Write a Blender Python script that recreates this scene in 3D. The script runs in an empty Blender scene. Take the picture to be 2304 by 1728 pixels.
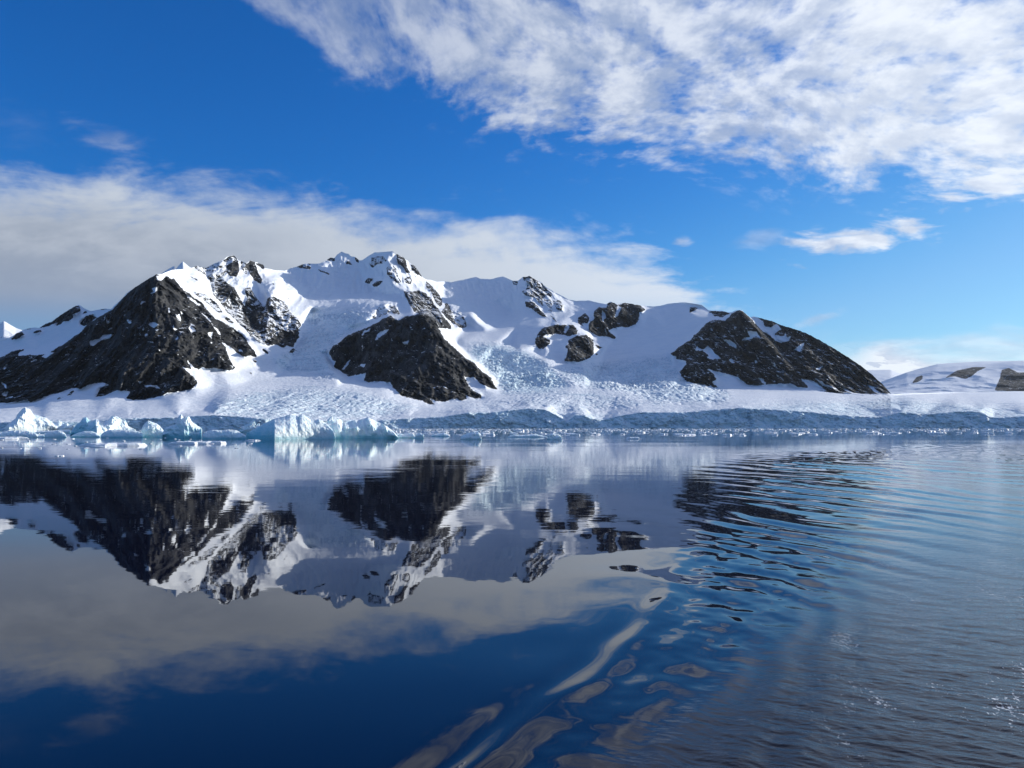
import bpy, math, random
import numpy as np
from mathutils import Vector
from mathutils.geometry import delaunay_2d_cdt

# ---------------------------------------------------------------- camera, light, exposure
F = 1808.0                     # focal length in photograph pixels (2304 wide)
CAM_H = 8.0                    # eye height above the sea, metres
PITCH = math.atan(96.0 / F)    # horizon 96 px under the middle
SUN_AZ = math.radians(67)      # clockwise from +Y (view direction) towards +X
SUN_EL = math.radians(17)

sc = bpy.context.scene
cam_d = bpy.data.cameras.new('camera'); cam = bpy.data.objects.new('camera', cam_d)
sc.collection.objects.link(cam); sc.camera = cam
cam.location = (0, 0, CAM_H)
cam.rotation_euler = (math.pi / 2 + PITCH, 0, 0)
cam_d.sensor_width = 36.0
cam_d.lens = 36.0 * F / 2304.0
cam_d.clip_start = 0.5
cam_d.clip_end = 60000
sc.view_settings.view_transform = 'Standard'
sc.view_settings.look = 'None'
sc.view_settings.gamma = 1.0
sc.view_settings.use_curve_mapping = False
sc.view_settings.exposure = 0.2

sun_d = bpy.data.lights.new('sun', 'SUN'); sun = bpy.data.objects.new('sun', sun_d)
sc.collection.objects.link(sun)
sun_d.energy = 5.0
sun_d.angle = math.radians(0.5)
sun_d.color = (1.0, 0.94, 0.84)
sdir = Vector((math.sin(SUN_AZ) * math.cos(SUN_EL), math.cos(SUN_AZ) * math.cos(SUN_EL), math.sin(SUN_EL)))
sun.rotation_euler = (-sdir).to_track_quat('-Z', 'Y').to_euler()

def ray(px, py):
    """photograph pixel -> (x/y, z/y) slope of its sight line"""
    r = (np.asarray(px, float) - 1152) / F; u = (864 - np.asarray(py, float)) / F
    y = math.cos(PITCH) - u * math.sin(PITCH)
    z = math.sin(PITCH) + u * math.cos(PITCH)
    return r / y, z / y

def at(px, py, D):
    a, b = ray(px, py)
    return a * D, D, CAM_H + b * D

# ---------------------------------------------------------------- node helper
class NT:
    def __init__(s, tree):
        s.t = tree; s.n = tree.nodes; s.l = tree.links
    def node(s, typ, **kw):
        n = s.n.new(typ)
        for k, v in kw.items(): setattr(n, k, v)
        return n
    def put(s, sock, v):
        if isinstance(v, bpy.types.NodeSocket): s.l.new(v, sock)
        elif v is not None:
            try: sock.default_value = v
            except Exception: sock.default_value = (v, v, v)
    def m(s, op, a, b=None, c=None, clamp=False):
        n = s.node('ShaderNodeMath', operation=op, use_clamp=clamp)
        s.put(n.inputs[0], a)
        if b is not None: s.put(n.inputs[1], b)
        if c is not None: s.put(n.inputs[2], c)
        return n.outputs[0]
    def smooth(s, v, lo, hi, a=0.0, b=1.0):
        n = s.node('ShaderNodeMapRange', interpolation_type='SMOOTHSTEP', clamp=True)
        s.put(n.inputs[0], v); n.inputs[1].default_value = lo; n.inputs[2].default_value = hi
        n.inputs[3].default_value = a; n.inputs[4].default_value = b
        return n.outputs[0]
    def comb(s, x, y, z=0.0):
        n = s.node('ShaderNodeCombineXYZ')
        s.put(n.inputs[0], x); s.put(n.inputs[1], y); s.put(n.inputs[2], z)
        return n.outputs[0]
    def sep(s, v):
        n = s.node('ShaderNodeSeparateXYZ'); s.put(n.inputs[0], v); return n.outputs
    def vm(s, op, a, b):
        n = s.node('ShaderNodeVectorMath', operation=op)
        s.put(n.inputs[0], a); s.put(n.inputs[1], b); return n.outputs[0]
    def noise(s, vec, scale, detail=4, rough=0.5, dist=0.0, lac=2.0, col=False):
        n = s.node('ShaderNodeTexNoise'); s.put(n.inputs['Vector'], vec)
        n.inputs['Scale'].default_value = scale; n.inputs['Detail'].default_value = detail
        n.inputs['Roughness'].default_value = rough; n.inputs['Distortion'].default_value = dist
        n.inputs['Lacunarity'].default_value = lac
        return n.outputs['Color' if col else 'Fac']
    def mix(s, f, a, b):
        n = s.node('ShaderNodeMix', data_type='RGBA', clamp_factor=True)
        s.put(n.inputs[0], f); s.put(n.inputs[6], a); s.put(n.inputs[7], b); return n.outputs[2]
    def curve(s, v, pts, x0, x1, y0, y1):
        """piecewise smooth map of v through pts [(x, y)]"""
        n = s.node('ShaderNodeFloatCurve')
        s.put(n.inputs[1], s.m('DIVIDE', s.m('SUBTRACT', v, x0), x1 - x0, clamp=True))
        c = n.mapping.curves[0]
        q = [((x - x0) / (x1 - x0), (y - y0) / (y1 - y0)) for x, y in pts]
        c.points[0].location = q[0]; c.points[1].location = q[-1]
        for p in q[1:-1]: c.points.new(*p)
        n.mapping.update()
        return s.m('ADD', s.m('MULTIPLY', n.outputs[0], y1 - y0), y0)
    def attr(s, name):
        n = s.node('ShaderNodeAttribute', attribute_name=name); return n.outputs['Fac']

def rgb(r, g, b): return (r, g, b, 1.0)

# ---------------------------------------------------------------- sky
world = bpy.data.worlds.new('World'); sc.world = world; world.use_nodes = True
world.node_tree.nodes.clear()
W = NT(world.node_tree)
sky = W.node('ShaderNodeTexSky', sky_type='NISHITA', sun_disc=False)
sky.sun_elevation = SUN_EL; sky.sun_rotation = SUN_AZ
sky.altitude = 0; sky.air_density = 1.0; sky.dust_density = 0.3; sky.ozone_density = 3.0
tc = W.node('ShaderNodeTexCoord').outputs['Generated']
dx, dy, dz = W.sep(tc)
ay = W.m('MAXIMUM', W.m('ABSOLUTE', dy), 0.08)
U = W.m('DIVIDE', dx, ay); V = W.m('DIVIDE', dz, ay)
def uv(px, py):
    a, b = ray(px, py); return float(a), float(b)
# cloud-deck plane coordinates, so that cells shrink towards the horizon
zz = W.m('ADD', W.m('MAXIMUM', dz, 0.0), 0.34)
pc = W.comb(W.m('DIVIDE', dx, zz), W.m('DIVIDE', dy, zz), 0.0)
warp = W.noise(pc, 0.9, 2, 0.5, col=True)
pcw = W.vm('ADD', pc, W.vm('MULTIPLY', W.vm('SUBTRACT', warp, (0.5, 0.5, 0.5)), (0.55, 0.55, 0.0)))
cells = W.noise(pcw, 12.0, 5, 0.58)
cells2 = W.noise(pcw, 27.0, 4, 0.6)
big = W.noise(pc, 2.4, 3, 0.5)
rot = W.node('ShaderNodeMapping'); W.put(rot.inputs['Vector'], W.comb(U, V, 0.0))
rot.inputs['Rotation'].default_value = (0, 0, 0.14); rot.inputs['Scale'].default_value = (5.0, 17.0, 1.0)
streak = W.noise(rot.outputs[0], 1.0, 6, 0.58, 0.6)
fine = W.noise(rot.outputs[0], 3.0, 5, 0.6, 0.3)

def edge(pts):
    q = [uv(*p) for p in pts]
    return W.curve(U, q, q[0][0], q[-1][0], -0.05, 0.65)
# 1 upper right altocumulus sheet: thick above its lower edge
e1 = edge([(200, -300), (430, -70), (560, 40), (700, 130), (830, 205), (960, 240), (1130, 330), (1290, 355), (1420, 380), (1640, 410), (1830, 445), (2060, 455), (2304, 470), (2700, 500)])
d1 = W.m('SUBTRACT', V, e1)
m1 = W.smooth(d1, -0.020, 0.085)
k1 = W.m('ADD', m1, W.m('MULTIPLY', W.m('SUBTRACT', cells, 0.5), 2.6))
k1 = W.m('ADD', k1, W.m('MULTIPLY', W.m('SUBTRACT', cells2, 0.5), 1.4))
k1 = W.m('ADD', k1, W.m('MULTIPLY', W.m('SUBTRACT', big, 0.5), 0.7))
a1 = W.m('MULTIPLY', W.smooth(k1, 0.10, 1.20), W.smooth(d1, -0.045, 0.03))
thin = W.smooth(U, uv(500, 0)[0], uv(1400, 0)[0], 0.55, 0.98)
a1 = W.m('MULTIPLY', a1, thin)
# 2 left bank, lying under its sloping upper edge
e2 = edge([(-300, 330), (0, 372), (180, 380), (330, 402), (480, 412), (640, 432), (800, 458), (1000, 486), (1150, 492), (1280, 528), (1440, 560), (1560, 625), (1660, 705), (1800, 800), (2600, 1000)])
d2 = W.m('SUBTRACT', e2, V)
k2 = W.m('ADD', W.m('MULTIPLY', d2, 26.0), W.m('ADD', W.m('MULTIPLY', W.m('SUBTRACT', streak, 0.5), 3.6), W.m('MULTIPLY', W.m('SUBTRACT', cells, 0.5), 2.2)))
right = W.smooth(U, uv(1150, 0)[0], uv(1600, 0)[0])
k2 = W.m('SUBTRACT', k2, W.m('MULTIPLY', right, W.m('MULTIPLY', W.m('SUBTRACT', 0.50, fine), 4.5)))
a2 = W.smooth(k2, -0.55, 1.5)
fadeL = W.smooth(V, uv(0, 760)[1], uv(0, 640)[1], 0.45, 0.97)
a2 = W.m('MULTIPLY', a2, fadeL)
# 3 low bank above the far hills on the right
e3 = edge([(1500, 860), (1800, 775), (1900, 778), (2000, 762), (2100, 772), (2200, 765), (2304, 772), (2800, 760)])
d3 = W.m('SUBTRACT', e3, V)
k3 = W.m('ADD', W.m('MULTIPLY', d3, 34.0), W.m('MULTIPLY', W.m('SUBTRACT', streak, 0.45), 4.2))
a3 = W.m('MULTIPLY', W.smooth(k3, -0.4, 1.6), W.smooth(U, uv(1760, 0)[0], uv(1960, 0)[0]))
# 4 single small clouds
def puff(px, py, rx, ry, tilt, amp, soft=1.0):
    u0, v0 = uv(px, py)
    a = W.m('SUBTRACT', U, u0); b = W.m('SUBTRACT', V, v0)
    b = W.m('SUBTRACT', b, W.m('MULTIPLY', a, tilt))
    a = W.m('DIVIDE', a, rx / F); b = W.m('DIVIDE', b, ry / F)
    r = W.m('SQRT', W.m('ADD', W.m('MULTIPLY', a, a), W.m('MULTIPLY', b, b)))
    k = W.m('ADD', W.m('SUBTRACT', 1.0, r), W.m('MULTIPLY', W.m('SUBTRACT', fine, 0.5), 2.6))
    k = W.m('ADD', k, W.m('MULTIPLY', W.m('SUBTRACT', streak, 0.5), 1.2))
    return W.m('MULTIPLY', W.smooth(k, 0.0, 0.8 * soft), amp)
pf = [puff(1925, 538, 185, 42, 0.12, 0.97), puff(1530, 542, 36, 16, 0.0, 0.6), puff(1710, 538, 70, 42, 0.1, 0.35, 1.5),
      puff(250, 320, 130, 45, -0.35, 0.38, 1.6), puff(60, 300, 120, 60, -0.2, 0.10, 2.0), puff(1830, 722, 80, 16, 0.3, 0.42, 1.3), puff(2230, 400, 190, 60, 0.18, 0.95)]
cov = W.m('MAXIMUM', W.m('MAXIMUM', a1, a2), a3)
for p in pf: cov = W.m('MAXIMUM', cov, p)
# the deck thins out overhead and behind the viewer
cov = W.m('MULTIPLY', cov, W.smooth(V, 0.62, 1.05, 1.0, 0.6))
cov = W.m('MULTIPLY', cov, W.smooth(dy, 0.0, 0.25, 0.5, 1.0))
# cloud brightness: thicker = slightly greyer; brighter towards the sun
sunv = W.node('ShaderNodeVectorMath', operation='DOT_PRODUCT'); W.put(sunv.inputs[0], tc); sunv.inputs[1].default_value = tuple(sdir)
toward = W.smooth(sunv.outputs['Value'], 0.15, 0.98)
sh = W.noise(W.vm('ADD', pcw, (0.03, 0.02, 0.0)), 12.0, 5, 0.60)
greyL = W.m('MULTIPLY', W.smooth(d2, 0.0, 0.10), W.smooth(U, uv(1500, 0)[0], uv(300, 0)[0]))
c_sheet = W.mix(W.smooth(sh, 0.36, 0.66), rgb(0.30, 0.37, 0.52), rgb(0.64, 0.67, 0.73))
lump = W.noise(pcw, 5.0, 5, 0.6)
c_bank = W.mix(W.smooth(W.m('ADD', W.m('MULTIPLY', streak, 0.5), W.m('MULTIPLY', lump, 0.5)), 0.38, 0.62), rgb(0.36, 0.40, 0.47), rgb(0.53, 0.56, 0.61))
c_bank = W.mix(greyL, rgb(0.64, 0.68, 0.73), c_bank)
c_bank = W.mix(W.m('MULTIPLY', W.smooth(U, uv(900, 0)[0], uv(0, 0)[0]), W.smooth(V, uv(0, 520)[1], uv(0, 720)[1])), c_bank, rgb(0.30, 0.36, 0.47))
is_bank = W.m('GREATER_THAN', a2, a1)
c_cloud = W.mix(is_bank, c_sheet, c_bank)
c_cloud = W.mix(W.smooth(U, uv(1700, 0)[0], uv(2000, 0)[0], 0.0, 0.35), c_cloud, rgb(0.86, 0.86, 0.82))
bright = W.m('ADD', 0.84, W.m('MULTIPLY', toward, 0.36))
cc = W.node('ShaderNodeVectorMath', operation='SCALE'); W.put(cc.inputs[0], W.vm('MULTIPLY', c_cloud, (0.95, 0.985, 1.04))); W.put(cc.inputs['Scale'], bright)
# blue sky, slightly richer, scaled into display range together with the clouds
hs = W.node('ShaderNodeHueSaturation'); hs.inputs['Saturation'].default_value = 1.0; hs.inputs['Value'].default_value = 1.0
W.put(hs.inputs['Color'], sky.outputs[0])
SKY_STRENGTH = 0.12
sk = W.node('ShaderNodeVectorMath', operation='MULTIPLY'); W.put(sk.inputs[0], hs.outputs[0]); sk.inputs[1].default_value = (0.36, 0.60, 1.04)
_r, _g, _b = W.sep(sk.outputs[0])
_r = W.m('MULTIPLY', _r, W.smooth(_r, 0.25, 1.3, 0.14, 1.30))
_g = W.m('MULTIPLY', _g, W.smooth(_g, 0.8, 3.0, 0.86, 1.22))
_b = W.m('MULTIPLY', _b, W.smooth(_b, 3.5, 8.5, 1.06, 0.90))
skc = W.comb(_r, _g, _b)
cl = W.node('ShaderNodeVectorMath', operation='SCALE'); W.put(cl.inputs[0], cc.outputs[0]); cl.inputs['Scale'].default_value = 1.0 / SKY_STRENGTH
final = W.mix(W.m('MULTIPLY', cov, W.smooth(dz, -0.02, 0.01)), skc, cl.outputs[0])
bg = W.node('ShaderNodeBackground'); W.put(bg.inputs[0], final); bg.inputs[1].default_value = SKY_STRENGTH
wo = W.node('ShaderNodeOutputWorld'); W.l.new(bg.outputs[0], wo.inputs[0])

# ---------------------------------------------------------------- numpy noise
_rs = np.random.RandomState(7)
_perm = _rs.permutation(256).astype(np.int32); _perm = np.concatenate([_perm, _perm, _perm])
_g3 = _rs.normal(size=(256, 3)); _g3 /= np.linalg.norm(_g3, axis=1)[:, None]
def perlin(x, y, z):
    x, y, z = [np.asarray(a, np.float64) for a in np.broadcast_arrays(x, y, z)]
    xi = np.floor(x).astype(np.int64); yi = np.floor(y).astype(np.int64); zi = np.floor(z).astype(np.int64)
    xf = x - xi; yf = y - yi; zf = z - zi
    u = xf * xf * xf * (xf * (xf * 6 - 15) + 10); v = yf * yf * yf * (yf * (yf * 6 - 15) + 10); w = zf * zf * zf * (zf * (zf * 6 - 15) + 10)
    out = 0.0
    for i in (0, 1):
        for j in (0, 1):
            for k in (0, 1):
                h = _perm[_perm[_perm[(xi + i) & 255] + ((yi + j) & 255)] + ((zi + k) & 255)]
                g = _g3[h]
                d = g[..., 0] * (xf - i) + g[..., 1] * (yf - j) + g[..., 2] * (zf - k)
                out = out + d * (u if i else 1 - u) * (v if j else 1 - v) * (w if k else 1 - w)
    return out * 1.6
def fbm(x, y, z, o=5, g=0.5):
    s = 0; a = 1.0; t = 0
    for i in range(o):
        s = s + a * perlin(x + 17.3 * i, y - 5.1 * i, z + 3.7 * i); t += a; a *= g; x = x * 2.03; y = y * 2.03; z = z * 2.03
    return s / t
def ridged(x, y, z, o=5, g=0.5):
    s = 0; a = 1.0; t = 0; w = 1.0
    for i in range(o):
        n = 1 - np.abs(perlin(x + 31.3 * i, y - 9.1 * i, z + 1.7 * i)); n = n * n
        s = s + a * n * w; t += a; w = np.clip(n * 1.6, 0, 1); a *= g; x = x * 2.07; y = y * 2.07; z = z * 2.07
    return s / t
def cellular(x, y, seed=0):
    """2-D worley: (F1, F2, cell random)"""
    xi = np.floor(x).astype(np.int64); yi = np.floor(y).astype(np.int64)
    f1 = np.full(x.shape, 9.0); f2 = np.full(x.shape, 9.0); cid = np.zeros(x.shape)
    for i in (-1, 0, 1):
        for j in (-1, 0, 1):
            a = _perm[_perm[(xi + i + seed) & 255] + ((yi + j) & 255)]
            b = _perm[a + 57]; c = _perm[a + 131]
            d = np.hypot(xi + i + a / 255.0 - x, yi + j + b / 255.0 - y)
            near = d < f1
            f2 = np.where(near, f1, np.minimum(f2, d)); cid = np.where(near, c / 255.0, cid); f1 = np.where(near, d, f1)
    return f1, f2, cid
def sstep(v, a, b):
    t = np.clip((v - a) / (b - a), 0, 1); return t * t * (3 - 2 * t)

def mesh_grid(name, X, Y, Z, mat, attrs=None, mask=None, smooth=True):
    """one mesh from a structured grid; mask picks the quads that belong to it"""
    nr, nc = X.shape
    idx = np.arange(nr * nc).reshape(nr, nc)
    q = np.stack([idx[:-1, :-1], idx[1:, :-1], idx[1:, 1:], idx[:-1, 1:]], -1).reshape(-1, 4)
    if mask is not None:
        q = q[mask.reshape(-1)]
        used = np.unique(q); remap = np.full(nr * nc, -1, np.int64); remap[used] = np.arange(len(used)); q = remap[q]
    else: used = np.arange(nr * nc)
    me = bpy.data.meshes.new(name)
    co = np.stack([X.ravel(), Y.ravel(), Z.ravel()], 1)[used].astype(np.float32)
    me.vertices.add(len(co)); me.vertices.foreach_set('co', co.ravel())
    me.loops.add(q.size); me.loops.foreach_set('vertex_index', q.ravel().astype(np.int32))
    me.polygons.add(len(q)); me.polygons.foreach_set('loop_start', np.arange(0, q.size, 4, dtype=np.int32))
    me.polygons.foreach_set('use_smooth', np.full(len(q), smooth))
    for k, v in (attrs or {}).items():
        a = me.attributes.new(k, 'FLOAT', 'POINT'); a.data.foreach_set('value', v.ravel()[used].astype(np.float32))
    me.update(calc_edges=True)
    me.materials.append(mat)
    o = bpy.data.objects.new(name, me); sc.collection.objects.link(o)
    return o
def tag(o, label=None, cat=None, group=None, kind=None):
    for k, v in (('label', label), ('category', cat), ('group', group), ('kind', kind)):
        if v: o[k] = v
    return o

# ---------------------------------------------------------------- traced outlines
# crops in which outlines were read: origin and enlargement
c1 = (0, 680, 5.53); c2 = (240, 560, 5.53); c3 = (400, 560, 5.53); c4 = (700, 660, 5.027)
c5 = (700, 550, 5.53); c6 = (1060, 600, 5.027); c7 = (1480, 670, 3.95); c0 = (0, 0, 1.0)
def conv(c, pts): return [(c[0] + x / c[2], c[1] + y / c[2]) for x, y in pts]
RX0, RY0, RX1, RY1 = -180, 540, 2500, 980      # outline raster
RW, RH = RX1 - RX0, RY1 - RY0
def raster(poly, out, val):
    p = np.array(poly, float); x0 = int(max(RX0, p[:, 0].min() - 1)); x1 = int(min(RX1, p[:, 0].max() + 2))
    y0 = int(max(RY0, p[:, 1].min() - 1)); y1 = int(min(RY1, p[:, 1].max() + 2))
    if x1 <= x0 or y1 <= y0: return
    gx, gy = np.meshgrid(np.arange(x0, x1) + 0.5, np.arange(y0, y1) + 0.5)
    ins = np.zeros(gx.shape, bool); n = len(p)
    for i in range(n):
        ax, ay_ = p[i]; bx, by = p[(i + 1) % n]
        if ay_ == by: continue
        c = ((ay_ > gy) != (by > gy)) & (gx < (bx - ax) * (gy - ay_) / (by - ay_) + ax)
        ins ^= c
    out[y0 - RY0:y1 - RY0, x0 - RX0:x1 - RX0][ins] = val
def blur(a, s):
    r = int(max(1, round(s * 2.5))); k = np.exp(-0.5 * (np.arange(-r, r + 1) / s) ** 2); k /= k.sum()
    b = np.pad(a, ((r, r), (0, 0)), 'edge'); a2 = sum(k[i] * b[i:i + a.shape[0]] for i in range(2 * r + 1))
    b = np.pad(a2, ((0, 0), (r, r)), 'edge'); return sum(k[i] * b[:, i:i + a.shape[1]] for i in range(2 * r + 1))
def sample(img, px, py):
    x = np.clip(px - RX0 - 0.5, 0, RW - 1.001); y = np.clip(py - RY0 - 0.5, 0, RH - 1.001)
    xi = x.astype(int); yi = y.astype(int); fx = x - xi; fy = y - yi
    return (img[yi, xi] * (1 - fx) + img[yi, xi + 1] * fx) * (1 - fy) + (img[yi + 1, xi] * (1 - fx) + img[yi + 1, xi + 1] * fx) * fy

A_OUT = (conv(c1, [(-900, 860), (0, 690), (60, 670), (100, 640), (150, 610), (300, 585), (300, 600), (240, 620), (230, 670), (330, 660), (500, 655), (600, 640), (700, 570), (800, 520), (900, 440), (1000, 380), (1050, 320), (1150, 240), (1240, 180), (1400, 90), (1480, 10)])
         + conv(c2, [(180, 635), (250, 565), (350, 475), (440, 425), (520, 365), (620, 315), (700, 325), (750, 340), (850, 380), (900, 450), (950, 510), (1040, 560), (1090, 610), (1170, 650), (1220, 720), (1280, 790), (1350, 870), (1450, 910), (1560, 980), (1640, 1030), (1720, 1110), (1780, 1200), (1850, 1290), (1870, 1350), (1790, 1330), (1700, 1340), (1600, 1270), (1520, 1210), (1430, 1140), (1500, 1270), (1530, 1380), (1600, 1480), (1540, 1510), (1450, 1500), (1370, 1480), (1260, 1490), (1200, 1470), (1140, 1500), (1080, 1470), (1030, 1410), (990, 1355), (1020, 1430), (1060, 1500), (980, 1480), (890, 1420), (960, 1480), (1040, 1560), (1140, 1659)])
         + [(434, 873), (410, 880)]
         + conv(c1, [(2080, 1130), (2000, 1170), (1800, 1215), (1650, 1220), (1570, 1195), (1630, 1105), (1430, 1100), (1300, 1160), (1185, 1185), (1230, 1120), (1240, 1070), (1350, 1030), (1290, 1000), (1180, 1005), (1100, 1030), (1000, 1080), (940, 1060), (830, 1090), (760, 1120), (650, 1140), (500, 1200), (370, 1245), (340, 1205), (200, 1245), (100, 1255), (0, 1250), (-900, 1290)]))
C_OUT = conv(c4, [(200, 660), (250, 600), (350, 530), (400, 480), (550, 420), (680, 370), (780, 310), (870, 262), (910, 255), (940, 290), (1000, 305), (1060, 262), (1150, 250), (1250, 226), (1350, 268), (1430, 308), (1450, 400), (1500, 500), (1560, 560), (1650, 640), (1740, 730), (1850, 790), (1900, 850), (1950, 900), (2040, 960), (2070, 1040), (2120, 1090), (2060, 1080), (2000, 1060), (1900, 1010), (1840, 940), (1800, 955), (1730, 935), (1780, 1050), (1830, 1100), (1930, 1150), (1930, 1185), (1850, 1195), (1750, 1150), (1760, 1200), (1690, 1210), (1600, 1190), (1510, 1230), (1400, 1215), (1330, 1175), (1400, 1260), (1320, 1250), (1260, 1215), (1130, 1185), (1030, 1160), (930, 1070), (900, 1010), (850, 1000), (760, 990), (650, 1005), (600, 985), (620, 900), (540, 915), (420, 940), (340, 880), (250, 830), (290, 770), (240, 745)])
R_OUT = conv(c7, [(110, 500), (200, 430), (280, 380), (350, 310), (400, 260), (460, 205), (540, 195), (600, 205), (660, 140), (720, 106), (770, 128), (820, 178), (850, 163), (950, 188), (1010, 203), (1090, 238), (1250, 288), (1340, 323), (1560, 443), (1680, 518), (1800, 598), (1900, 678), (2000, 768), (2072, 850), (1990, 850), (1900, 855), (1740, 850), (1640, 850), (1540, 840), (1500, 840), (1330, 800), (1240, 790), (1180, 760), (1050, 765), (940, 770), (870, 780), (800, 770), (700, 700), (560, 660), (430, 630), (500, 680), (520, 720), (480, 750), (550, 805), (400, 770), (250, 740), (190, 660), (260, 590), (250, 560), (160, 540), (160, 520)])
ROCKS = [  # (outline, share of snow lying on it)
    (A_OUT, 0.03), (C_OUT, 0.0), (R_OUT, 0.12)]
def rk(c, d, *polys):
    for p in polys: ROCKS.append((conv(c, p), d))
rk(c1, .1, [(490, 325), (530, 280), (640, 250), (760, 150), (880, 60), (980, 36), (1010, 100), (960, 130), (900, 150), (910, 200), (860, 230), (800, 240), (760, 270), (700, 300), (720, 250), (620, 290)],
   [(1010, 150), (1070, 100), (1050, 75), (1085, 130)], [(990, 260), (1060, 180), (1120, 155), (1210, 190), (1160, 220), (1100, 280), (1040, 300)],
   [(410, 390), (450, 350), (520, 345), (520, 370), (460, 380)], [(130, 470), (200, 390), (260, 370), (310, 400), (250, 440)], [(290, 355), (370, 325), (430, 315), (370, 335)],
   [(830, 1160), (880, 1115), (930, 1090), (900, 1140), (850, 1165)], [(700, 1205), (830, 1165), (730, 1210)], [(1230, 90), (1260, 78), (1380, 70), (1300, 90)])
rk(c3, .50, [(200, 220), (260, 213), (340, 240), (560, 148), (650, 90), (710, 82), (740, 120), (760, 200), (770, 270), (730, 350), (640, 330), (600, 280), (560, 350), (480, 380), (420, 420), (350, 330), (300, 300)])
rk(c3, .36, [(400, 390), (560, 380), (640, 440), (700, 480), (760, 580), (830, 720), (860, 600), (830, 500), (900, 480), (950, 560), (1000, 640), (1080, 720), (1130, 600), (1200, 600), (1290, 640), (1370, 730), (1400, 800), (1500, 870), (1540, 950), (1500, 1000), (1430, 1010), (1300, 1080), (1200, 1090), (1120, 1150), (1140, 1215), (1000, 1150), (900, 1080), (850, 1000), (760, 920), (680, 850), (600, 760), (520, 650), (450, 580)])
rk(c3, .1, [(620, 190), (700, 150), (750, 190), (765, 270), (730, 340), (650, 330), (600, 260)], [(800, 740), (860, 700), (1000, 720), (1090, 800), (1100, 960), (1040, 1020), (900, 1000), (820, 900)], [(450, 440), (600, 420), (700, 500), (760, 600), (650, 620), (520, 560)])
rk(c3, .02, [(1535, 1020), (1500, 1000), (1300, 1040), (1190, 1090), (1120, 1150), (1130, 1200), (1200, 1190), (1320, 1230), (1360, 1200), (1440, 1230), (1450, 1180), (1510, 1110), (1500, 1020)])
rk(c3, .08, [(850, 200), (900, 145), (960, 165), (990, 260), (1000, 300), (1060, 390), (1030, 440), (950, 390), (900, 300), (860, 250)], [(975, 172), (1050, 188), (1085, 240), (1060, 250), (985, 200)])
rk(c3, .5, [(780, 250), (830, 300), (870, 320), (850, 180), (790, 150)], [(200, 540), (330, 560), (480, 670), (560, 790), (500, 790), (420, 720), (330, 640), (260, 600)], [(550, 830), (640, 860), (700, 930), (640, 920)], [(590, 760), (680, 830), (620, 800)])
rk(c3, .25, [(1470, 228), (1540, 193), (1650, 220), (1650, 255), (1560, 240)], [(1620, 178), (1650, 180), (1650, 210)], [(1740, 250), (1900, 310), (1880, 320), (1750, 270)], [(1850, 150), (1900, 108), (1960, 110), (1950, 150), (1900, 145)],
   [(120, 330), (170, 345), (240, 380), (250, 405), (180, 360)], [(1050, 1230), (1130, 1290), (1120, 1310), (1060, 1270)], [(1380, 1290), (1440, 1240), (1475, 1275), (1420, 1300)], [(890, 1540), (930, 1535), (920, 1560)], [(1150, 390), (1210, 440), (1200, 450)], [(920, 1370), (990, 1400), (960, 1420)], [(1290, 560), (1420, 640), (1400, 640)])
rk(c5, .50, [(720, 240), (760, 160), (900, 150), (940, 200), (900, 240), (830, 240), (760, 290)], [(940, 290), (1000, 230), (1060, 330), (1120, 470), (1080, 480), (1000, 430), (950, 380)], [(1150, 430), (1220, 400), (1260, 450), (1230, 500), (1180, 480)])
rk(c5, .30, [(660, 470), (700, 420), (770, 420), (760, 450), (720, 490)], [(760, 500), (830, 460), (890, 450), (850, 510), (780, 525)], [(430, 210), (480, 200), (510, 260), (440, 240)], [(545, 155), (600, 195), (600, 230), (560, 220)],
   [(1060, 130), (1075, 110), (1140, 145), (1180, 198), (1190, 290), (1240, 360), (1180, 350), (1150, 280), (1080, 240)], [(1240, 250), (1290, 250), (1345, 335), (1390, 405), (1330, 380), (1250, 320)])
rk(c5, .24, [(1150, 580), (1260, 580), (1350, 580), (1420, 600), (1500, 680), (1540, 760), (1600, 830), (1650, 900), (1740, 1000), (1740, 1050), (1600, 1040), (1570, 960), (1460, 890), (1400, 860), (1300, 850), (1250, 780), (1200, 700)], [(1430, 450), (1480, 500), (1560, 580), (1620, 670), (1640, 750), (1600, 780), (1540, 700), (1500, 600), (1430, 520)],
   [(1670, 720), (1720, 760), (1750, 850), (1800, 970), (1940, 1030), (1860, 1040), (1800, 1000), (1700, 930), (1620, 830), (1660, 800)], [(960, 790), (1040, 760), (1090, 830), (1100, 870), (1040, 870)])
rk(c5, .6, [(1750, 840), (1860, 840), (1910, 920), (1940, 1030), (1820, 960)])
rk(c5, .60, [(760, 920), (860, 760), (950, 720), (1000, 740), (960, 850), (800, 930)])
rk(c6, .42, [(470, 160), (530, 168), (520, 210), (480, 200)], [(590, 110), (660, 103), (720, 140), (800, 190), (850, 250), (910, 300), (910, 340), (840, 320), (800, 370), (820, 450), (760, 400), (740, 360), (680, 340), (640, 330), (570, 290), (630, 240), (640, 180), (590, 150)],
   [(820, 370), (900, 370), (920, 440), (900, 480), (850, 430)], [(920, 380), (1000, 380), (1050, 430), (1020, 500), (970, 480)], [(870, 490), (920, 490), (910, 520)], [(870, 530), (940, 580), (990, 650), (960, 620)])
rk(c6, .22, [(610, 400), (680, 390), (740, 430), (790, 500), (870, 580), (780, 550), (680, 470), (620, 450)])
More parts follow.
